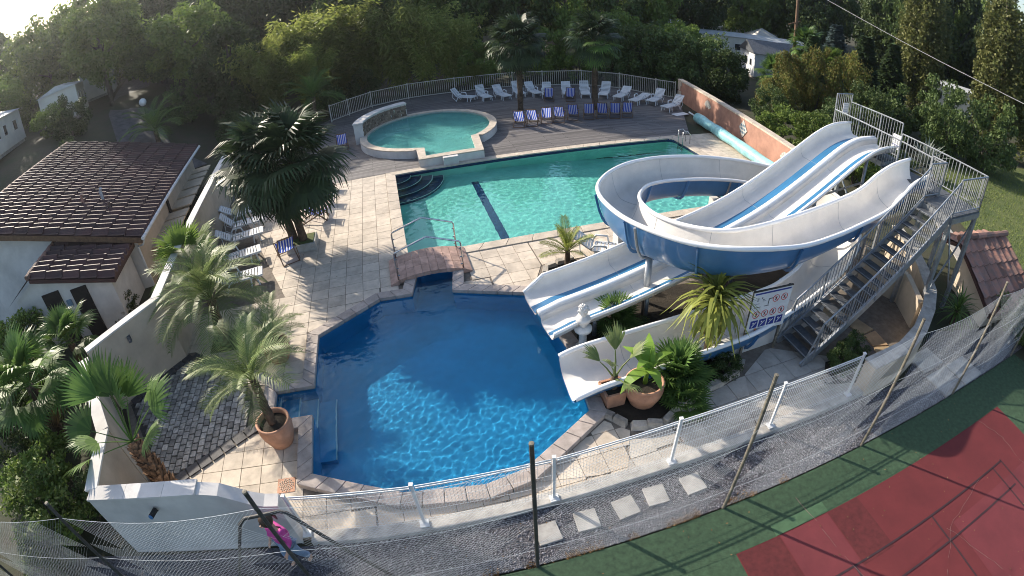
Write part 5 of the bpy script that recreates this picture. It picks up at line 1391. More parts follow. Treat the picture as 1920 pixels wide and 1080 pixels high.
# planting beds
def bed(name, pts, z=.05): return struct(sheet(name, ccw(pts), [], z, m_bed))
bed('planting_bed', [(1.72, 7.5), (2.2, 7.05), (2.9, 7.0), (3.7, 7.6), (5.2, 8.25), (5.4, 8.6), (4.6, 8.9), (1.6, 8.0)])
bed('slide_bed_soil', [(1.60, 9.0), (1.7, 8.0), (8.4, 10.2), (9.6, 11.2), (8.6, 12.6), (1.9, 11.6), (1.55, 10.0)], .04)
bed('slide_bed_soil', [(0.95, 12.75), (1.5, 12.4), (3.4, 12.9), (3.2, 13.4), (2.0, 13.9), (1.1, 13.5)], .03)
bed('stair_bed_soil', [(7.3, 7.35), (8.4, 7.2), (9.0, 7.7), (9.0, 8.2), (7.8, 8.1)], .02)
pit = struct(sheet('palm_pit', ccw([(-9.15, 11.2), (-8.0, 11.45), (-7.75, 10.4), (-8.85, 10.2)]), [], .008, m_bed))
RM = MB().box((0, 0, .06), (.34, .17, .16), taper=.8).mesh('border_rock', m_lime)
bdr = thing('rock_border', 'irregular stone border round the planting bed by the slide exit', 'border')
for x0, y0, x1, y1, n_ in ((1.72, 7.45, 2.2, 6.98, 2), (2.3, 6.93, 2.95, 6.9, 2), (3.0, 6.95, 3.75, 7.5, 3), (3.85, 7.55, 5.2, 8.15, 5), (5.3, 8.2, 5.48, 8.55, 1), (1.05, 12.6, 1.05, 13.4, 3), (1.1, 13.5, 2.0, 13.95, 3)):
    for k in range(n_):
        t = (k + .5) / n_; put('border_rock', RM, bdr, (x0 + (x1 - x0) * t, y0 + (y1 - y0) * t, 0), (R.uniform(-.1, .1), R.uniform(-.1, .1), atan2(y1 - y0, x1 - x0) + R.uniform(-.15, .15)), (R.uniform(.9, 1.15), R.uniform(.8, 1.3), R.uniform(.8, 1.2)))
def boulder(x, y, s, label):
    mb = MB(); mb.lathe([(0, -.3), (.5, -.25), (.75, 0), (.6, .35), (.25, .5), (0, .52)], 9)
    mb.v = [tuple(V3(p) * (1 + .25 * noise.noise(V3(p) * 1.7 + V3((x, y, 0))))) for p in mb.v]
    o = mb.build('boulder', m_lime, None); o.location = (x, y, .05); o.scale = (s, s * .8, s * .7); o.rotation_euler = (0, 0, R.uniform(0, 6)); tag(o, label, 'rock', 'boulders by the stairs')
boulder(7.15, 7.35, .26, 'pale boulder at the foot of the stairs, nearest the fence'); boulder(7.5, 7.5, .22, 'middle pale boulder beside the foot of the stairs'); boulder(7.95, 7.45, .2, 'pale boulder furthest right below the stairs')
dr = thing('mosaic_drain', 'square pebble mosaic set in the paving by the front wall', 'mosaic', (-4.93, 5.78, .004), AU)
MB().box((0, 0, 0), (.40, .38, .012)).build('tile_base', m_pot, dr)
for k in range(46):
    a, r_ = k * GA, .165 * sqrt(k / 46); MB().lathe([(0, 0), (.018, 0), (.012, .012), (0, .014)], 6, (r_ * cos(a) * 1.05, r_ * sin(a), .006)).build('pebble', m_cope, dr)

# ================================================================== PERSON
def skin(name, verts, edges, radii, mat_, parent, root=0, sub=2):
    me = bpy.data.meshes.new(name); me.from_pydata(verts, edges, [])
    o = put(name, me); md = o.modifiers.new('skin', 'SKIN'); md.use_smooth_shade = True
    for i, r_ in enumerate(radii): me.skin_vertices[0].data[i].radius = (r_, r_) if not isinstance(r_, tuple) else r_
    me.skin_vertices[0].data[root].use_root = True
    s_ = o.modifiers.new('sub', 'SUBSURF'); s_.levels = s_.render_levels = sub
    dg = bpy.context.evaluated_depsgraph_get(); dg.update()
    m2 = bpy.data.meshes.new_from_object(o.evaluated_get(dg)); m2.materials.clear(); m2.materials.append(mat_)
    m2.name = name
    bpy.data.objects.remove(o)
    return put(name, m2, parent)
pe = thing('person', 'person in a pink top and pale jeans behind the black goal frame', 'person', (-4.15, 4.0, 0), rad(150)); pe.scale = (1.08, 1.08, 1.08)
vb = [(0, 0, .82), (0, .01, 1.0), (0, .02, 1.18), (0, .03, 1.29), (0, .06, 1.36), (0, .085, 1.45), (0, .09, 1.53),
      (.09, 0, .78), (.10, .12, .44), (.10, .06, .07), (.10, .17, .03), (-.09, 0, .78), (-.10, -.05, .44), (-.10, -.18, .09), (-.10, -.08, .03),
      (.15, .02, 1.23), (.21, .04, .99), (.20, .17, .80), (.20, .21, .74), (-.15, .02, 1.23), (-.21, .0, .98), (-.20, .14, .80), (-.20, .19, .74)]
eb = [(0, 1), (1, 2), (2, 3), (3, 4), (4, 5), (5, 6), (0, 7), (7, 8), (8, 9), (9, 10), (0, 11), (11, 12), (12, 13), (13, 14), (2, 15), (15, 16), (16, 17), (17, 18), (2, 19), (19, 20), (20, 21), (21, 22)]
rb = [.11, .10, .115, .05, .055, .085, .065, .075, .052, .034, .03, .075, .052, .034, .03, .045, .035, .024, .03, .045, .035, .024, .03]
for hnd in (18, 22):
    p = vb[hnd]
    for k, (dx, ln_) in enumerate(((-.022, .06), (-.008, .07), (.008, .065), (.022, .05))):
        vb.append((p[0] + dx, p[1] + ln_ * .6, p[2] - ln_ * .7)); eb.append((hnd, len(vb) - 1)); rb.append(.008)
    vb.append((p[0] - .03 * (1 if p[0] > 0 else -1), p[1] + .04, p[2] + .0)); eb.append((hnd, len(vb) - 1)); rb.append(.009)
body = skin('body', vb, eb, rb, m_skin, pe)
skin('pink_top', [(0, 0, .84), (0, .01, 1.0), (0, .02, 1.17), (0, .03, 1.25), (.16, .02, 1.22), (.215, .04, 1.0), (.205, .13, .87), (-.16, .02, 1.22), (-.215, .0, 1.0), (-.205, .10, .87)], [(0, 1), (1, 2), (2, 3), (2, 4), (4, 5), (5, 6), (2, 7), (7, 8), (8, 9)], [.165, .15, .16, .09, .075, .055, .045, .075, .055, .045], m_pink, pe)
skin('jeans', [(0, 0, .82), (.095, 0, .74), (.10, .12, .44), (.10, .065, .13), (-.095, 0, .74), (-.10, -.05, .44), (-.10, -.16, .16)], [(0, 1), (1, 2), (2, 3), (0, 4), (4, 5), (5, 6)], [.14, .095, .07, .06, .095, .07, .06], m_jean, pe)
hr = MB(); hr.lathe([(.02, -.03), (.10, .0), (.118, .06), (.11, .12), (.07, .165), (0, .18)], 14, (0, .055, 1.41)); hr.tube([(0, -.03, 1.52), (0, -.10, 1.47), (0, -.11, 1.30)], [.045, .04, .012], 8)
hr.build('hair', m_hair, pe, True)
fc_ = MB(); fc_.box((0, .185, 1.46), (.02, .025, .035)); fc_.build('nose', m_skin, pe)
for s in (-1, 1): MB().lathe([(0, -.01), (.011, 0), (0, .01)], 6, (s * .03, .172, 1.482)).build('eye', m_black, pe)
MB().box((0, .172, 1.425), (.04, .01, .008)).build('mouth', m_redsign, pe)
# ================================================================== BACKGROUND TREES AND HOUSES
def crown_mesh(name, mat_, n, rx, rz, leaf, K, seed, asp=.55, flat=0.0, shell_=.55):
    """leaf faces gathered in clumps through the crown's volume"""
    q = random.Random(seed); mb = MB(); V, F = mb.v, mb.f
    cl = []
    for k in range(K):
        while True:
            p = V3((q.uniform(-1, 1), q.uniform(-1, 1), q.uniform(-1, 1)))
            if shell_ < p.length <= 1: break
        cl.append((p, q.uniform(.16, .34)))
    for k in range(n):
        c, r_ = cl[int(q.random() ** 1.05 * K) % K]
        d = V3((q.gauss(0, 1), q.gauss(0, 1), q.gauss(0, 1))); d = d / max(d.length, .01) * r_ * (q.random() ** .45)
        p = c + d
        p = V3((p.x * rx, p.y * rx, p.z * rz))
        nrm = V3((q.gauss(0, 1), q.gauss(0, 1), q.gauss(0, 1) + .5)).normalized()
        a = nrm.orthogonal().normalized(); b = nrm.cross(a)
        t = q.uniform(0, 6.28); a, b = a * cos(t) + b * sin(t), b * cos(t) - a * sin(t)
        l = leaf * q.uniform(.7, 1.3); a *= l * .5; b *= l * asp * .5
        o = len(V); V += [tuple(p - a), tuple(p + b), tuple(p + a), tuple(p - b)]; F.append((o, o + 1, o + 2, o + 3)); mb.m.append(0)
    return mb.mesh(name, mat_)
def plume_mesh(name, mat_, nc, h, leaf, n, seed, spread=.5):
    """bamboo: many arching culms hung with narrow leaves"""
    q = random.Random(seed); mb = MB(); V, F = mb.v, mb.f
    for c in range(nc):
        a = q.uniform(0, 6.28); r0 = q.uniform(0, .55); hh = h * q.uniform(.6, 1); lean = q.uniform(.1, spread) * hh
        for k in range(n // nc):
            t = q.uniform(.12, 1) ** .75
            p = V3((r0 * cos(a * 1.7) * 1.3 + cos(a) * lean * t ** 2.4, r0 * sin(a * 1.7) * 1.3 + sin(a) * lean * t ** 2.4, hh * (t - .16 * t ** 4)))
            p += V3((q.gauss(0, .26), q.gauss(0, .26), q.gauss(0, .22)))
            d = V3((q.gauss(0, 1), q.gauss(0, 1), q.gauss(-.5, .6))).normalized() * leaf * q.uniform(.7, 1.3)
            s_ = d.orthogonal().normalized() * leaf * .12
            o = len(V); V += [tuple(p), tuple(p + d * .5 + s_), tuple(p + d), tuple(p + d * .5 - s_)]; F.append((o, o + 1, o + 2, o + 3)); mb.m.append(0)
    return mb.mesh(name, mat_)
def cone_mesh(name, mat_, n, r, h, leaf, seed):
    q = random.Random(seed); mb = MB(); V, F = mb.v, mb.f
    for k in range(n):
        t = q.random() ** .75; tier = int(t * 14) / 14 + q.uniform(0, .05)
        a = q.uniform(0, 6.28); rr = r * (1 - tier) * (q.random() ** .4) * (1 + .18 * sin(a * 7 + tier * 40))
        p = V3((rr * cos(a), rr * sin(a), h * tier - rr * .28))
        d = V3((cos(a), sin(a), q.uniform(-.5, .3))).normalized() * leaf * q.uniform(.7, 1.2); s_ = V3((-sin(a), cos(a), q.uniform(-.5, .5))) * leaf * .22
        o = len(V); V += [tuple(p), tuple(p + d * .5 + s_), tuple(p + d), tuple(p + d * .5 - s_)]; F.append((o, o + 1, o + 2, o + 3)); mb.m.append(0)
    return mb.mesh(name, mat_)
C_dark = [crown_mesh('crown', l_dark, 11000, 1, .95, .105, 60, s) for s in (1, 2)]
C_mid = [crown_mesh('crown', l_mid, 11000, 1, .9, .10, 55, s, .5) for s in (3, 4)]
C_yel = [crown_mesh('crown', l_yel, 7000, 1, .95, .11, 45, 5)]
C_pop = [crown_mesh('crown', l_pop, 17000, 2.4, 6.3, .26, 110, s, .8, shell_=.35) for s in (6, 7)]
C_hedge = [crown_mesh('crown', l_hedge, 9000, 1, 1, .085, 50, s, .6, shell_=.3) for s in (8, 9)]
C_bush = [crown_mesh('foliage', l_mid, 5000, 1, .8, .11, 34, s, .5, shell_=.3) for s in (10, 11)]
C_bushd = [crown_mesh('foliage', l_dark, 6000, 1, .85, .10, 36, s, .5, shell_=.3) for s in (12, 13)]
C_bam = [plume_mesh('foliage', l_bam, 34, 7.2, .46, 13000, s, .6) for s in (14, 15)]
C_con = [cone_mesh('crown', l_conif, 8000, .32, 1.0, .09, 16)]
C_blue = [cone_mesh('crown', l_blue, 6000, .34, 1.0, .09, 17)]
limb_cache = {}
def tree(name, label, loc, h, r, crowns, rz=None, trunk_h=None, group=None, cat='tree', tr=.16):
    rz = rz or r * .9
    t = thing(name, label, cat, loc, R.uniform(0, 6.28), group)
    top = h - rz * .5
    key = 'L'
    mb = MB(); lean = R.uniform(-.3, .3)
    mb.tube([(0, 0, -.3), (lean * .3, 0, top * .4), (lean, .1, top)], [tr, tr * .75, tr * .3], 7)
    for k in range(5):
        a = k * 1.3 + R.uniform(0, .5); z = top * R.uniform(.45, .8); s_ = V3((lean * z / top, 0, z)); e = s_ + V3((cos(a) * r * .65, sin(a) * r * .65, rz * R.uniform(.3, .8)))
        mb.tube([s_, s_.lerp(e, .5) + V3((0, 0, -.1 * r)), e], [tr * .45, tr * .3, tr * .1], 5)
    mb.build('trunk', m_bark, t, True)
    o = put('crown', R.choice(crowns), t, (lean, .1, h - rz), (0, 0, R.uniform(0, 6)), (r, r, rz))
    return t
def bush(label, loc, r, h, crowns, name='shrub', cat='shrub', group=None):
    t = thing(name, label, cat, loc, R.uniform(0, 6.28), group)
    st = MB()
    for k in range(5): a = k * 1.26; st.tube([(0, 0, -.1), (cos(a) * r * .3, sin(a) * r * .3, h * .6)], [.04, .015], 5)
    st.build('stems', m_bark, t)
    put('foliage', R.choice(crowns), t, (0, 0, h * .52), (0, 0, R.uniform(0, 6)), (r, r, h * .62))
    return t
def HZ(x, y, dz=0): return (x, y, hill(x, y) + dz)
# tall trees behind the bamboo, their shade falls on deck and pool
TT = [(-26.8, 42.0, 9.5, 3.9), (-21.2, 39.0, 8.2, 2.9), (-11.5, 47.0, 14.5, 3.5), (-7.0, 48.0, 14.5, 3.6), (-2.5, 49.5, 13.5, 3.6), (2.5, 50.5, 12.5, 3.5), (7.0, 52.0, 11.5, 3.4), (11.5, 53.5, 10.5, 3.3)]
for k, (x, y, h, r) in enumerate(TT):
    tree('shade_tree', ORD[k] + ' tall dark tree from the left in the row behind the bamboo', HZ(x, y), h, r, C_dark if k % 3 else C_mid, h * .40, group='tall trees behind the deck', tr=.25)
BB = [(-17.5, 38.5, .88), (-15.3, 41.0, 1.0), (-13.0, 43.0, 1.05), (-10.6, 43.4, 1.0), (-8.2, 44.0, .98), (-5.8, 44.2, .9), (-3.6, 44.4, .78), (-14.5, 38.8, .72)]
for k, (x, y, s) in enumerate(BB):
    t = thing('bamboo_clump', ORD[k] + ' feathery light green bamboo clump from the left behind the wading pool', 'bamboo', (x, y, 0), R.uniform(0, 6), 'bamboo clumps behind the wading pool')
    cm = MB()
    for q in range(9): a = q * .7; cm.tube([(cos(a) * .4, sin(a) * .4, 0), (cos(a) * .6, sin(a) * .6, 3), (cos(a) * 1.3, sin(a) * 1.3, 5.6)], [.03, .025, .01], 5)
    cm.build('culms', M('bamboo_culm_%d' % k, (.16, .17, .06), .5), t)
    put('foliage', C_bam[k % 2], t, None, None, (s * 1.15, s * 1.15, s * 1.36))
SH = [(-1.4, 44.0, 1.9, 3.6, 0), (1.6, 44.6, 2.0, 4.6, 1), (4.3, 44.6, 2.0, 4.4, 1), (7.0, 44.2, 2.1, 4.6, 0), (9.6, 43.6, 2.2, 4.6, 2), (11.7, 41.8, 2.3, 4.6, 2), (14.0, 40.4, 2.3, 4.3, 2), (16.0, 38.6, 2.4, 4.2, 2), (16.9, 36.0, 1.9, 3.2, 2), (-10.8, 41.6, 1.3, 2.4, 2), (-13.4, 38.4, 1.4, 2.6, 2)]
for k, (x, y, r, h, c) in enumerate(SH):
    bush((ORD[k] + (' green shrub' if c < 2 else ' dark evergreen shrub') + ' from the left just behind the bar fence') if k < 9 else ['dark shrub at the left end of the bar fence', 'dark shrub in the shade left of the bar fence end'][k - 9], (x, y, 0), r, h, [C_mid, C_bush, C_dark][c], group='shrubs behind the bar fence')
reed = bush('pale reedy plant growing through the bar fence behind the loungers', (-1.9, 41.9, 0), .6, 2.6, C_bam, 'reed_plant', 'plant'); 
for ch in reed.children:
    if ch.name.startswith('foliage'): ch.scale = (.28, .28, .36); ch.location = (0, 0, 0)
tree('autumn_tree', 'tree with yellow autumn leaves behind the shrubs in the middle', (-3.6, 55, 0), 8.4, 2.3, C_yel, 2.6)
tree('autumn_tree', 'slim yellow green tree near the left tall palm', (2.2, 56, 0), 8.2, 2.0, C_yel, 2.6)
tree('leafy_tree', 'bright green tree left of the long mobile home', (13.0, 58, 0), 8.4, 2.6, C_mid, 3)
tree('leafy_tree', 'green tree standing behind the right tall palm', (10.5, 47.5, 0), 6.4, 2.4, C_mid, 2.8)
tree('leafy_tree', 'green tree left of the white cottage', (16.8, 46.5, 0), 5.4, 2.2, C_mid, 2.4)
# left hill
LT_ = [(-30.5, 43.0, 7.0, 3.2, 0), (-34.0, 38.5, 10.0, 3.6, 1), (-39.0, 44.5, 13.0, 4.8, 1), (-45.5, 42.5, 11.5, 4.4, 1), (-50.0, 49.0, 10.5, 4.2, 0), (-27.0, 49.0, 6.5, 3.4, 0), (-33.5, 56.5, 8.5, 4.0, 0), (-47.0, 60.0, 13.0, 4.6, 0), (-44.5, 33.0, 7.2, 3.0, 1), (-50.5, 37.0, 7.6, 3.2, 1), (-56.0, 45.0, 9.0, 3.8, 0)]
for k, (x, y, h, r, c) in enumerate(LT_):
    tree('hillside_tree', ['dark tree above the lane', 'loose leafy tree by the lane bend', 'largest leafy tree on the left hillside', 'leafy tree behind the second mobile home', 'dark tree at the top of the left hillside', 'dark tree right of the lane top', 'tall dark tree behind the lane end', 'far dark tree against the bright sky', 'leafy tree at the left picture edge', 'small leafy tree above the left mobile home', 'far tree under the white corner of sky'][k], HZ(x, y), h, r, C_dark if c == 0 else C_mid, h * .40, group='trees on the left hillside', tr=.22)
for k, (x, y, r, h) in enumerate([(-24.5, 36.5, 2.0, 3.2), (-20.5, 37.0, 2.2, 3.4), (-18.5, 33.5, 1.6, 2.2), (-28.0, 25.8, 1.2, 1.6), (-21.5, 41.0, 2.4, 4.0), (-31.0, 29.5, 1.8, 3.0)]):
    bush(['dark shrub beside the lane above the globe lamp', 'dark shrub filling the shade right of the globe lamp', 'low dark shrub behind the end of the boundary wall', 'small shrub beyond the house ridge', 'large dark shrub under the tall trees at the left', 'conical shrub in front of the left mobile home'][k], HZ(x, y), r, h, C_bushd, group='shrubs by the lane')
# right side
for k, (x, y, r, h) in enumerate([(20.8, 33.5, 1.6, 3.9), (22.9, 32.6, 1.7, 4.4), (24.8, 31.3, 1.7, 4.5), (19.0, 31.5, 1.4, 2.6), (17.2, 29.2, 1.3, 2.4)]):
    bush(ORD[k] + ' browning hedge bush from the cottage behind the terracotta wall', (x, y, 0), r, h, C_hedge if k < 3 else C_hedge[:1] + C_bushd[:1], 'hedge_bush', 'hedge', 'browning hedge')
for k, (x, y, r, h) in enumerate([(15.8, 25.5, 1.5, 2.3), (16.3, 22.5, 1.7, 2.6), (16.8, 19.5, 1.6, 2.4), (19.0, 24.5, 1.8, 2.8), (20.6, 21.0, 1.5, 2.2), (23.0, 27.0, 2.0, 3.4), (26.5, 28.0, 2.2, 3.6), (28.5, 24.5, 2.2, 4.4), (31.5, 22.5, 2.4, 4.6), (30.5, 27.0, 2.3, 4.6)]):
    bush(['green', 'dense green', 'glossy', 'dark', 'low dark', 'broad dark', 'tall dark', 'glossy leaved', 'large glossy leaved', 'rear glossy leaved'][k] + ' shrub ' + ('over the terracotta wall' if k < 3 else 'behind the slide tower' if k < 7 else 'right of the slide tower'), (x, y, 0), r, h, C_bushd if k > 2 else C_bush, group='shrubs round the slide tower')
for k, (x, y, h) in enumerate([(27.5, 33.0, 6.2), (31.0, 33.5, 6.0), (24.6, 36.2, 5.4)]):
    t = tree('conifer', ['dark conifer behind the hedge', 'second dark conifer further right', 'conifer behind the brown hedge'][k], (x, y, 0), h, 1, C_con, 1, cat='tree')
    for ch in t.children:
        if ch.name.startswith('crown'): ch.location = (0, 0, .3); ch.scale = (h * .95, h * .95, h)
t = tree('blue_spruce', 'small blue grey spruce beside the utility pole', (30.0, 40.5, 0), 6.4, 1, C_blue, 1)
for ch in t.children:
    if ch.name.startswith('crown'): ch.location = (0, 0, .3); ch.scale = (6.0, 6.0, 6.4)
for pa in (('tall columnar poplar left of the two at the upper right', (37.5, 37.0, 0), 13.5), ('tall columnar poplar right of the two at the upper right', (38.0, 27.0, 0), 13.5), ('broad poplar at the right picture edge', (42.5, 24.5, 0), 13.2)):
    t = tree('poplar', pa[0], pa[1], pa[2], 2.4, C_pop, 6.4, tr=.3)
    for ch in t.children:
        if ch.name.startswith('crown'): ch.scale = (1, 1, 1) if 'broad' not in pa[0] else (1.35, 1.35, 1)
palm('fan_palm', 'fan palm beside the utility pole behind the hedge', (26.6, 40.5, 0), [(0, 0, 0), (0, 0, 2.2), (.1, 0, 4.4)], .2, .16, fanB, 40, 85, -60, 1.1, 1.4, 61, 12)
palm('fan_palm', 'shorter fan palm right of the pole', (28.2, 38.5, 0), [(0, 0, 0), (0, 0, 1.5), (.1, 0, 3.2)], .18, .15, fanY, 34, 85, -40, 1.0, 1.2, 62)
palm('fan_palm', 'fan palm in front of the white cottage', (22.6, 38.6, 0), [(0, 0, 0), (0, 0, .9), (0, 0, 1.8)], .2, .16, fanB, 34, 85, -30, 1.1, 1.4, 63, 4)
for k, (x, y, r, h) in enumerate([(15.9, 7.8, 1.0, 1.6), (17.0, 6.6, 1.2, 1.8), (16.6, 5.2, 1.0, 1.5)]):
    bush(['hedge', 'dense hedge', 'low hedge'][k] + ' plant growing through the right end of the chain link fence', (x, y, 0), r, h, C_bushd, group='hedge at the right fence end')
# near left corner shrubs
for k, (x, y, r, h) in enumerate([(-10.6, 3.6, 1.3, 1.5), (-9.6, 4.9, .8, 1.0), (-11.9, 4.9, 1.2, 1.5), (-13.6, 6.2, 1.3, 1.8), (-15.5, 8.2, 1.3, 1.8), (-10.2, 2.6, 1.0, .9), (-17.0, 9.6, 1.2, 2.4)]):
    bush(['oleander shrub behind the chain link fence', 'small shrub at the outer corner of the front wall', 'green shrub left of the leaning palm', 'dark shrub at the left edge below the porch', 'climbing shrub in front of the porch', 'low shrub at the lower left corner', 'leafy climber beside the porch roof'][k], (x, y, 0), r, h, C_bush if k % 2 == 0 else C_bushd, group='shrubs in the lower left corner')
for k, (x, y, r, h) in enumerate([(8.05, 7.75, .5, .7), (8.5, 7.95, .5, .8), (4.9, 8.3, .5, .5), (2.9, 10.0, .6, .4), (-13.75, 12.4, .6, .9)]):
    bush(['low dark shrub under the stairs', 'second low shrub under the stairs', 'dark ground cover shrub in the rocky bed', 'ivy patch at the foot of the statue palm', 'flowering shrub by the porch corner'][k], (x, y, 0), r, h, C_bushd, group='small bed shrubs')
# far trees closing the view
ORD2 = ORD + ['fourteenth', 'fifteenth', 'sixteenth', 'seventeenth', 'eighteenth', 'nineteenth', 'twentieth', 'twenty first', 'twenty second', 'twenty third', 'twenty fourth']
for ring_, (d, h0) in enumerate(((66, 13), (82, 16), (104, 20))):
    k = -1
    for a in range(-62, 66, 6 if ring_ else 7):
        aa = rad(a + R.uniform(-2, 2) + ring_ * 3); dd = d * R.uniform(.93, 1.08)
        x, y = dd * sin(aa), dd * cos(aa)
        if a < -30 and ring_ == 0: continue
        if 18 < x < 42 and 40 < y < 63 : continue
        h = h0 * R.uniform(.8, 1.1); k += 1
        if a < -42: h *= .72
        o = tree('woodland_tree', ORD2[k] + ' far woodland tree from the left, ' + ('nearest', 'middle', 'rearmost')[ring_] + ' row', HZ(x, y), h, h * .34, C_dark if R.random() < .65 else C_mid, h * .47, group='far woodland trees', tr=.3)
BKN = ['broad tree left of the furthest mobile home', 'broad tree right behind the furthest mobile home', 'broad tree behind the pyramid tent', 'broad tree right of the pyramid tent', 'broad tree at the right end of the long mobile home', 'broad tree behind the left poplar', 'broad tree behind the caravan', 'broad tree between caravan and left poplar', 'broad tree left of the long mobile home roof', 'broad tree behind the right poplar', 'broad tree closing the gap above the lane end', 'broad tree closing the gap left of the bamboo']
BK = [(22.0, 84.0), (29.5, 82.0), (37.0, 77.0), (44.0, 71.0), (41.5, 60.5), (49.0, 55.0), (53.5, 47.0), (46.0, 46.5), (14.0, 66.0), (56.0, 36.0), (-26.0, 61.0), (-18.0, 60.0)]
for k, (x, y) in enumerate(BK):
    h = R.uniform(11, 14)
    tree('campsite_tree', BKN[k], HZ(x, y), h, h * .36, C_dark if k % 3 else C_mid, h * .48, group='trees behind the campsite homes', tr=.28)
HB_ = [(-33.5, 46.5, 2.6, 4.5), (-37.5, 51.5, 2.8, 4.6), (-42.5, 53.5, 2.8, 4.6), (-47.0, 52.5, 3.0, 4.6), (-30.0, 51.5, 2.8, 4.6), (-25.5, 53.0, 3.0, 5.0), (-20.5, 52.5, 3.0, 5.0), (-40.8, 39.2, 2.0, 3.4), (-45.5, 37.5, 2.4, 3.6), (-50.0, 42.0, 2.6, 4.0), (-33.8, 30.0, 1.6, 2.6), (-35.5, 33.0, 1.2, 2.0), (-17.5, 48.0, 2.6, 4.2), (-22.5, 47.5, 2.6, 4.2)]
HN = ['at the top of the lane', 'behind the third mobile home', 'between the third and last mobile home', 'left of the last mobile home', 'right of the lane end', 'under the dark woodland right of the lane', 'left of the tallest shade trees', 'behind the second mobile home', 'above the nearest mobile home', 'under the far left trees', 'in front of the nearest mobile home', 'at the corner of the second mobile home', 'behind the left end of the bamboo', 'between the lane and the bamboo']
for (x, y, r, h), nm in zip(HB_, HN): bush('dense green bush ' + nm, HZ(x, y), r, h, C_bushd + C_bush, 'hillside_bush', 'bush', 'bushes on the left hillside')
# mobile homes
def home(label, loc, rz, L_, W_, h, roofh, mw, mr, wins, gable=True, name='mobile_home', cat='mobile home'):
    t = thing(name, label, cat, loc, rz)
    MB().box((0, 0, h / 2 + .25), (L_, W_, h)).build('walls', mw, t)
    MB().box((0, 0, .12), (L_ - .3, W_ - .3, .3)).build('skirting', m_conc, t)
    a, b = L_ / 2 + .15, W_ / 2 + .18; z = h + .25
    MB().add([(-a, -b, z), (a, -b, z), (a, b, z), (-a, b, z), (-a, 0, z + roofh), (a, 0, z + roofh)], [(0, 1, 5, 4), (2, 3, 4, 5), (0, 4, 3), (1, 2, 5), (3, 2, 1, 0)]).build('roof', mr, t)
    for (x, y, wx, wz) in wins:
        if abs(y) >= W_ / 2: 
            f = MB().box((x, y * 1.0, h * .55 + .3), (wx + .1, .06, wz + .1)).build('window', m_whitep, t); MB().box((x, y + (.02 if y > 0 else -.02), h * .55 + .3), (wx, .05, wz)).build('pane', m_glassd, f)
        else:
            f = MB().box((x, y, h * .55 + .3), (.06, wx + .1, wz + .1)).build('window', m_whitep, t); MB().box((x + (.02 if x > 0 else -.02), y, h * .55 + .3), (.05, wx, wz)).build('pane', m_glassd, f)
    return t
W4 = lambda w_: [(-2.4, w_ / 2, .9, .8), (.3, w_ / 2, .7, .8), (2.3, w_ / 2, .9, .8), (-2.2, -w_ / 2, .9, .8), (.2, -w_ / 2, .7, .8), (2.4, -w_ / 2, .9, .8), (-3.4, -w_ / 2, .5, .6)]
home('cream mobile home nearest on the left hillside', HZ(-39.2, 27.3), rad(-58), 9, 4, 2.6, .5, m_mob, m_mobr, W4(4))
home('cream mobile home second along the lane', HZ(-38.2, 36.6), rad(-52), 7.5, 3.6, 2.6, .5, m_mob, m_mobr, W4(3.6))
home('cream mobile home third along the lane with open awning', HZ(-43.5, 48.0), rad(-52), 8, 3.6, 2.7, .5, m_mob, m_mobr, W4(3.6))
home('white mobile home furthest along the lane', HZ(-52.0, 63.5), rad(-52), 9, 3.8, 3.0, .5, m_mob, m_mobr, W4(3.8))
home('white cottage with dark roof behind the garden hedge', (27.6, 47.2, 0), rad(-8), 6.2, 4.6, 2.3, 1.1, m_whitep, m_grate, [(-3.1, .3, .8, .8), (-1.5, -2.3, .8, .8), (1.2, -2.3, .8, .8), (-3.1, -1.2, .5, .6)], name='cottage', cat='cottage')
home('long cream mobile home with pale flat roof behind the cottage', (30.5, 57.5, 0), rad(-26), 13, 4.6, 2.7, .35, m_mob, m_mobr, [(-4.2, -2.3, .9, .7), (-2, -2.3, .7, .7), (.4, -2.3, .9, .8), (2.6, -2.3, .9, .8)])
home('pale mobile home furthest back at upper right', (30.0, 71.0, 0), rad(-15), 12, 4.4, 2.8, .4, m_mob, m_mobr, W4(4.4))
home('shaded caravan between the two poplars', (47.5, 40.0, 0), rad(-40), 6, 2.6, 2.4, .4, m_mob, m_mobr, W4(2.6), name='caravan', cat='caravan')
aw = thing('awning_tent', 'white pyramid tent roof beside the long mobile home', 'tent', (35.5, 65.0, 0))
MB().add([(-2.2, -2.2, 2.4), (2.2, -2.2, 2.4), (2.2, 2.2, 2.4), (-2.2, 2.2, 2.4), (0, 0, 3.7)], [(0, 1, 4), (1, 2, 4), (2, 3, 4), (3, 0, 4)]).build('tent_roof', m_fabw, aw)
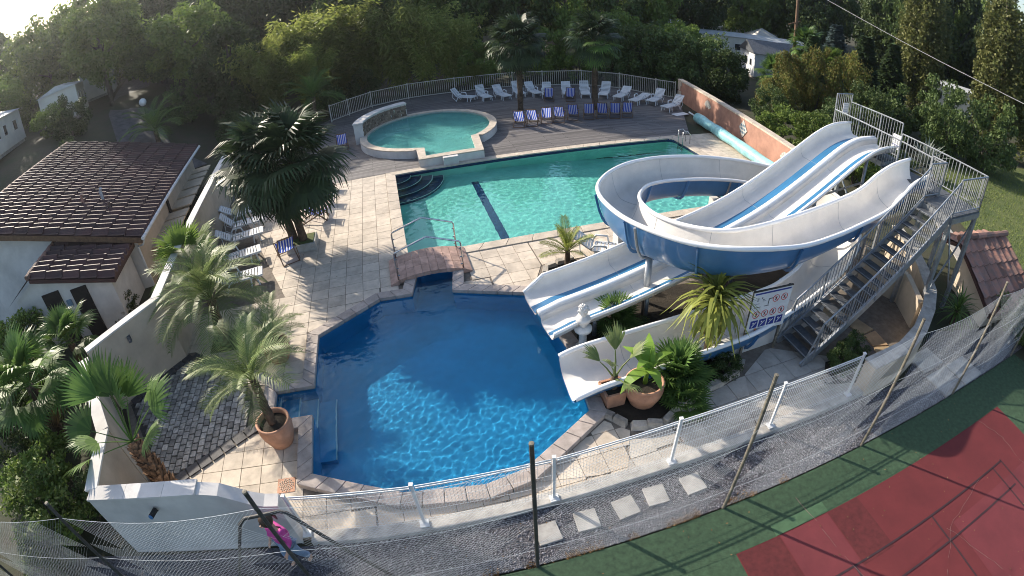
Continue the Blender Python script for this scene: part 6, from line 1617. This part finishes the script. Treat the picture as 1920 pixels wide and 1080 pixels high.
for x in (-2.1, 2.1):
    for y in (-2.1, 2.1): MB().tube([(x, y, 0), (x, y, 2.4)], .05, 6).build('tent_pole', m_whitep, aw)
# lamp, utility pole, cable
gp = V3(HZ(-27.0, 34.2)); lp = thing('globe_lamp', 'white globe lamp on a post beside the lane', 'lamp', gp)
zt = 4.95 - gp.z
MB().tube([(0, 0, 0), (0, 0, max(.8, zt - .2))], .05, 8).build('lamp_post', m_postd, lp); MB().lathe([(0, -.32), (.2, -.25), (.31, -.08), (.31, .08), (.2, .25), (0, .32)], 18, (0, 0, max(1.0, zt))).build('globe', m_whitep, lp, True)
up_ = thing('utility_pole', 'wooden utility pole with ivy at its foot behind the cottage', 'pole', (25.9, 41.2, 0))
MB().tube([(0, 0, 0), (.15, 0, 11)], [.17, .12], 10).build('pole_shaft', m_wood, up_)
put('ivy', C_bushd[0], up_, (0, 0, 2.0), None, (.42, .42, 2.4)); MB().bar((-.7, 0, 6.0), (.5, 0, 6.4), .08, .08).build('cross_arm', m_wood, up_)
cb = MB(); A_, B_ = V3((26.2, 41.0, 9.6)), V3((30.0, 10.5, 5.6))
cb.tube([A_.lerp(B_, t / 16) - V3((0, 0, 1.3 * sin(pi * t / 16))) for t in range(17)], .016, 5)
tag(cb.build('overhead_cable', m_grey), 'pale overhead cable crossing the trees at the upper right', 'cable')

# ------------------------------------------------------------------ thin haze volume added for the lens flare veil near the sun
hz = MB().box((0, 200, 13), (1480, 1020, 32)).build('haze', m_conc)
hm = bpy.data.materials.new('veil_haze'); hm.use_nodes = True
hn = hm.node_tree; hn.nodes.clear()
ho = node(hn, 'ShaderNodeOutputMaterial'); hv = node(hn, 'ShaderNodeVolumePrincipled')
hv.inputs['Color'].default_value = (.9, .93, 1, 1); hv.inputs['Density'].default_value = 0.00035; hv.inputs['Anisotropy'].default_value = 0.75
hn.links.new(hv.outputs[0], ho.inputs['Volume'])
hz.data.materials.clear(); hz.data.materials.append(hm)
stuff(hz); tag(hz, 'thin haze added for the veil of sun flare over the trees and homes', 'haze')
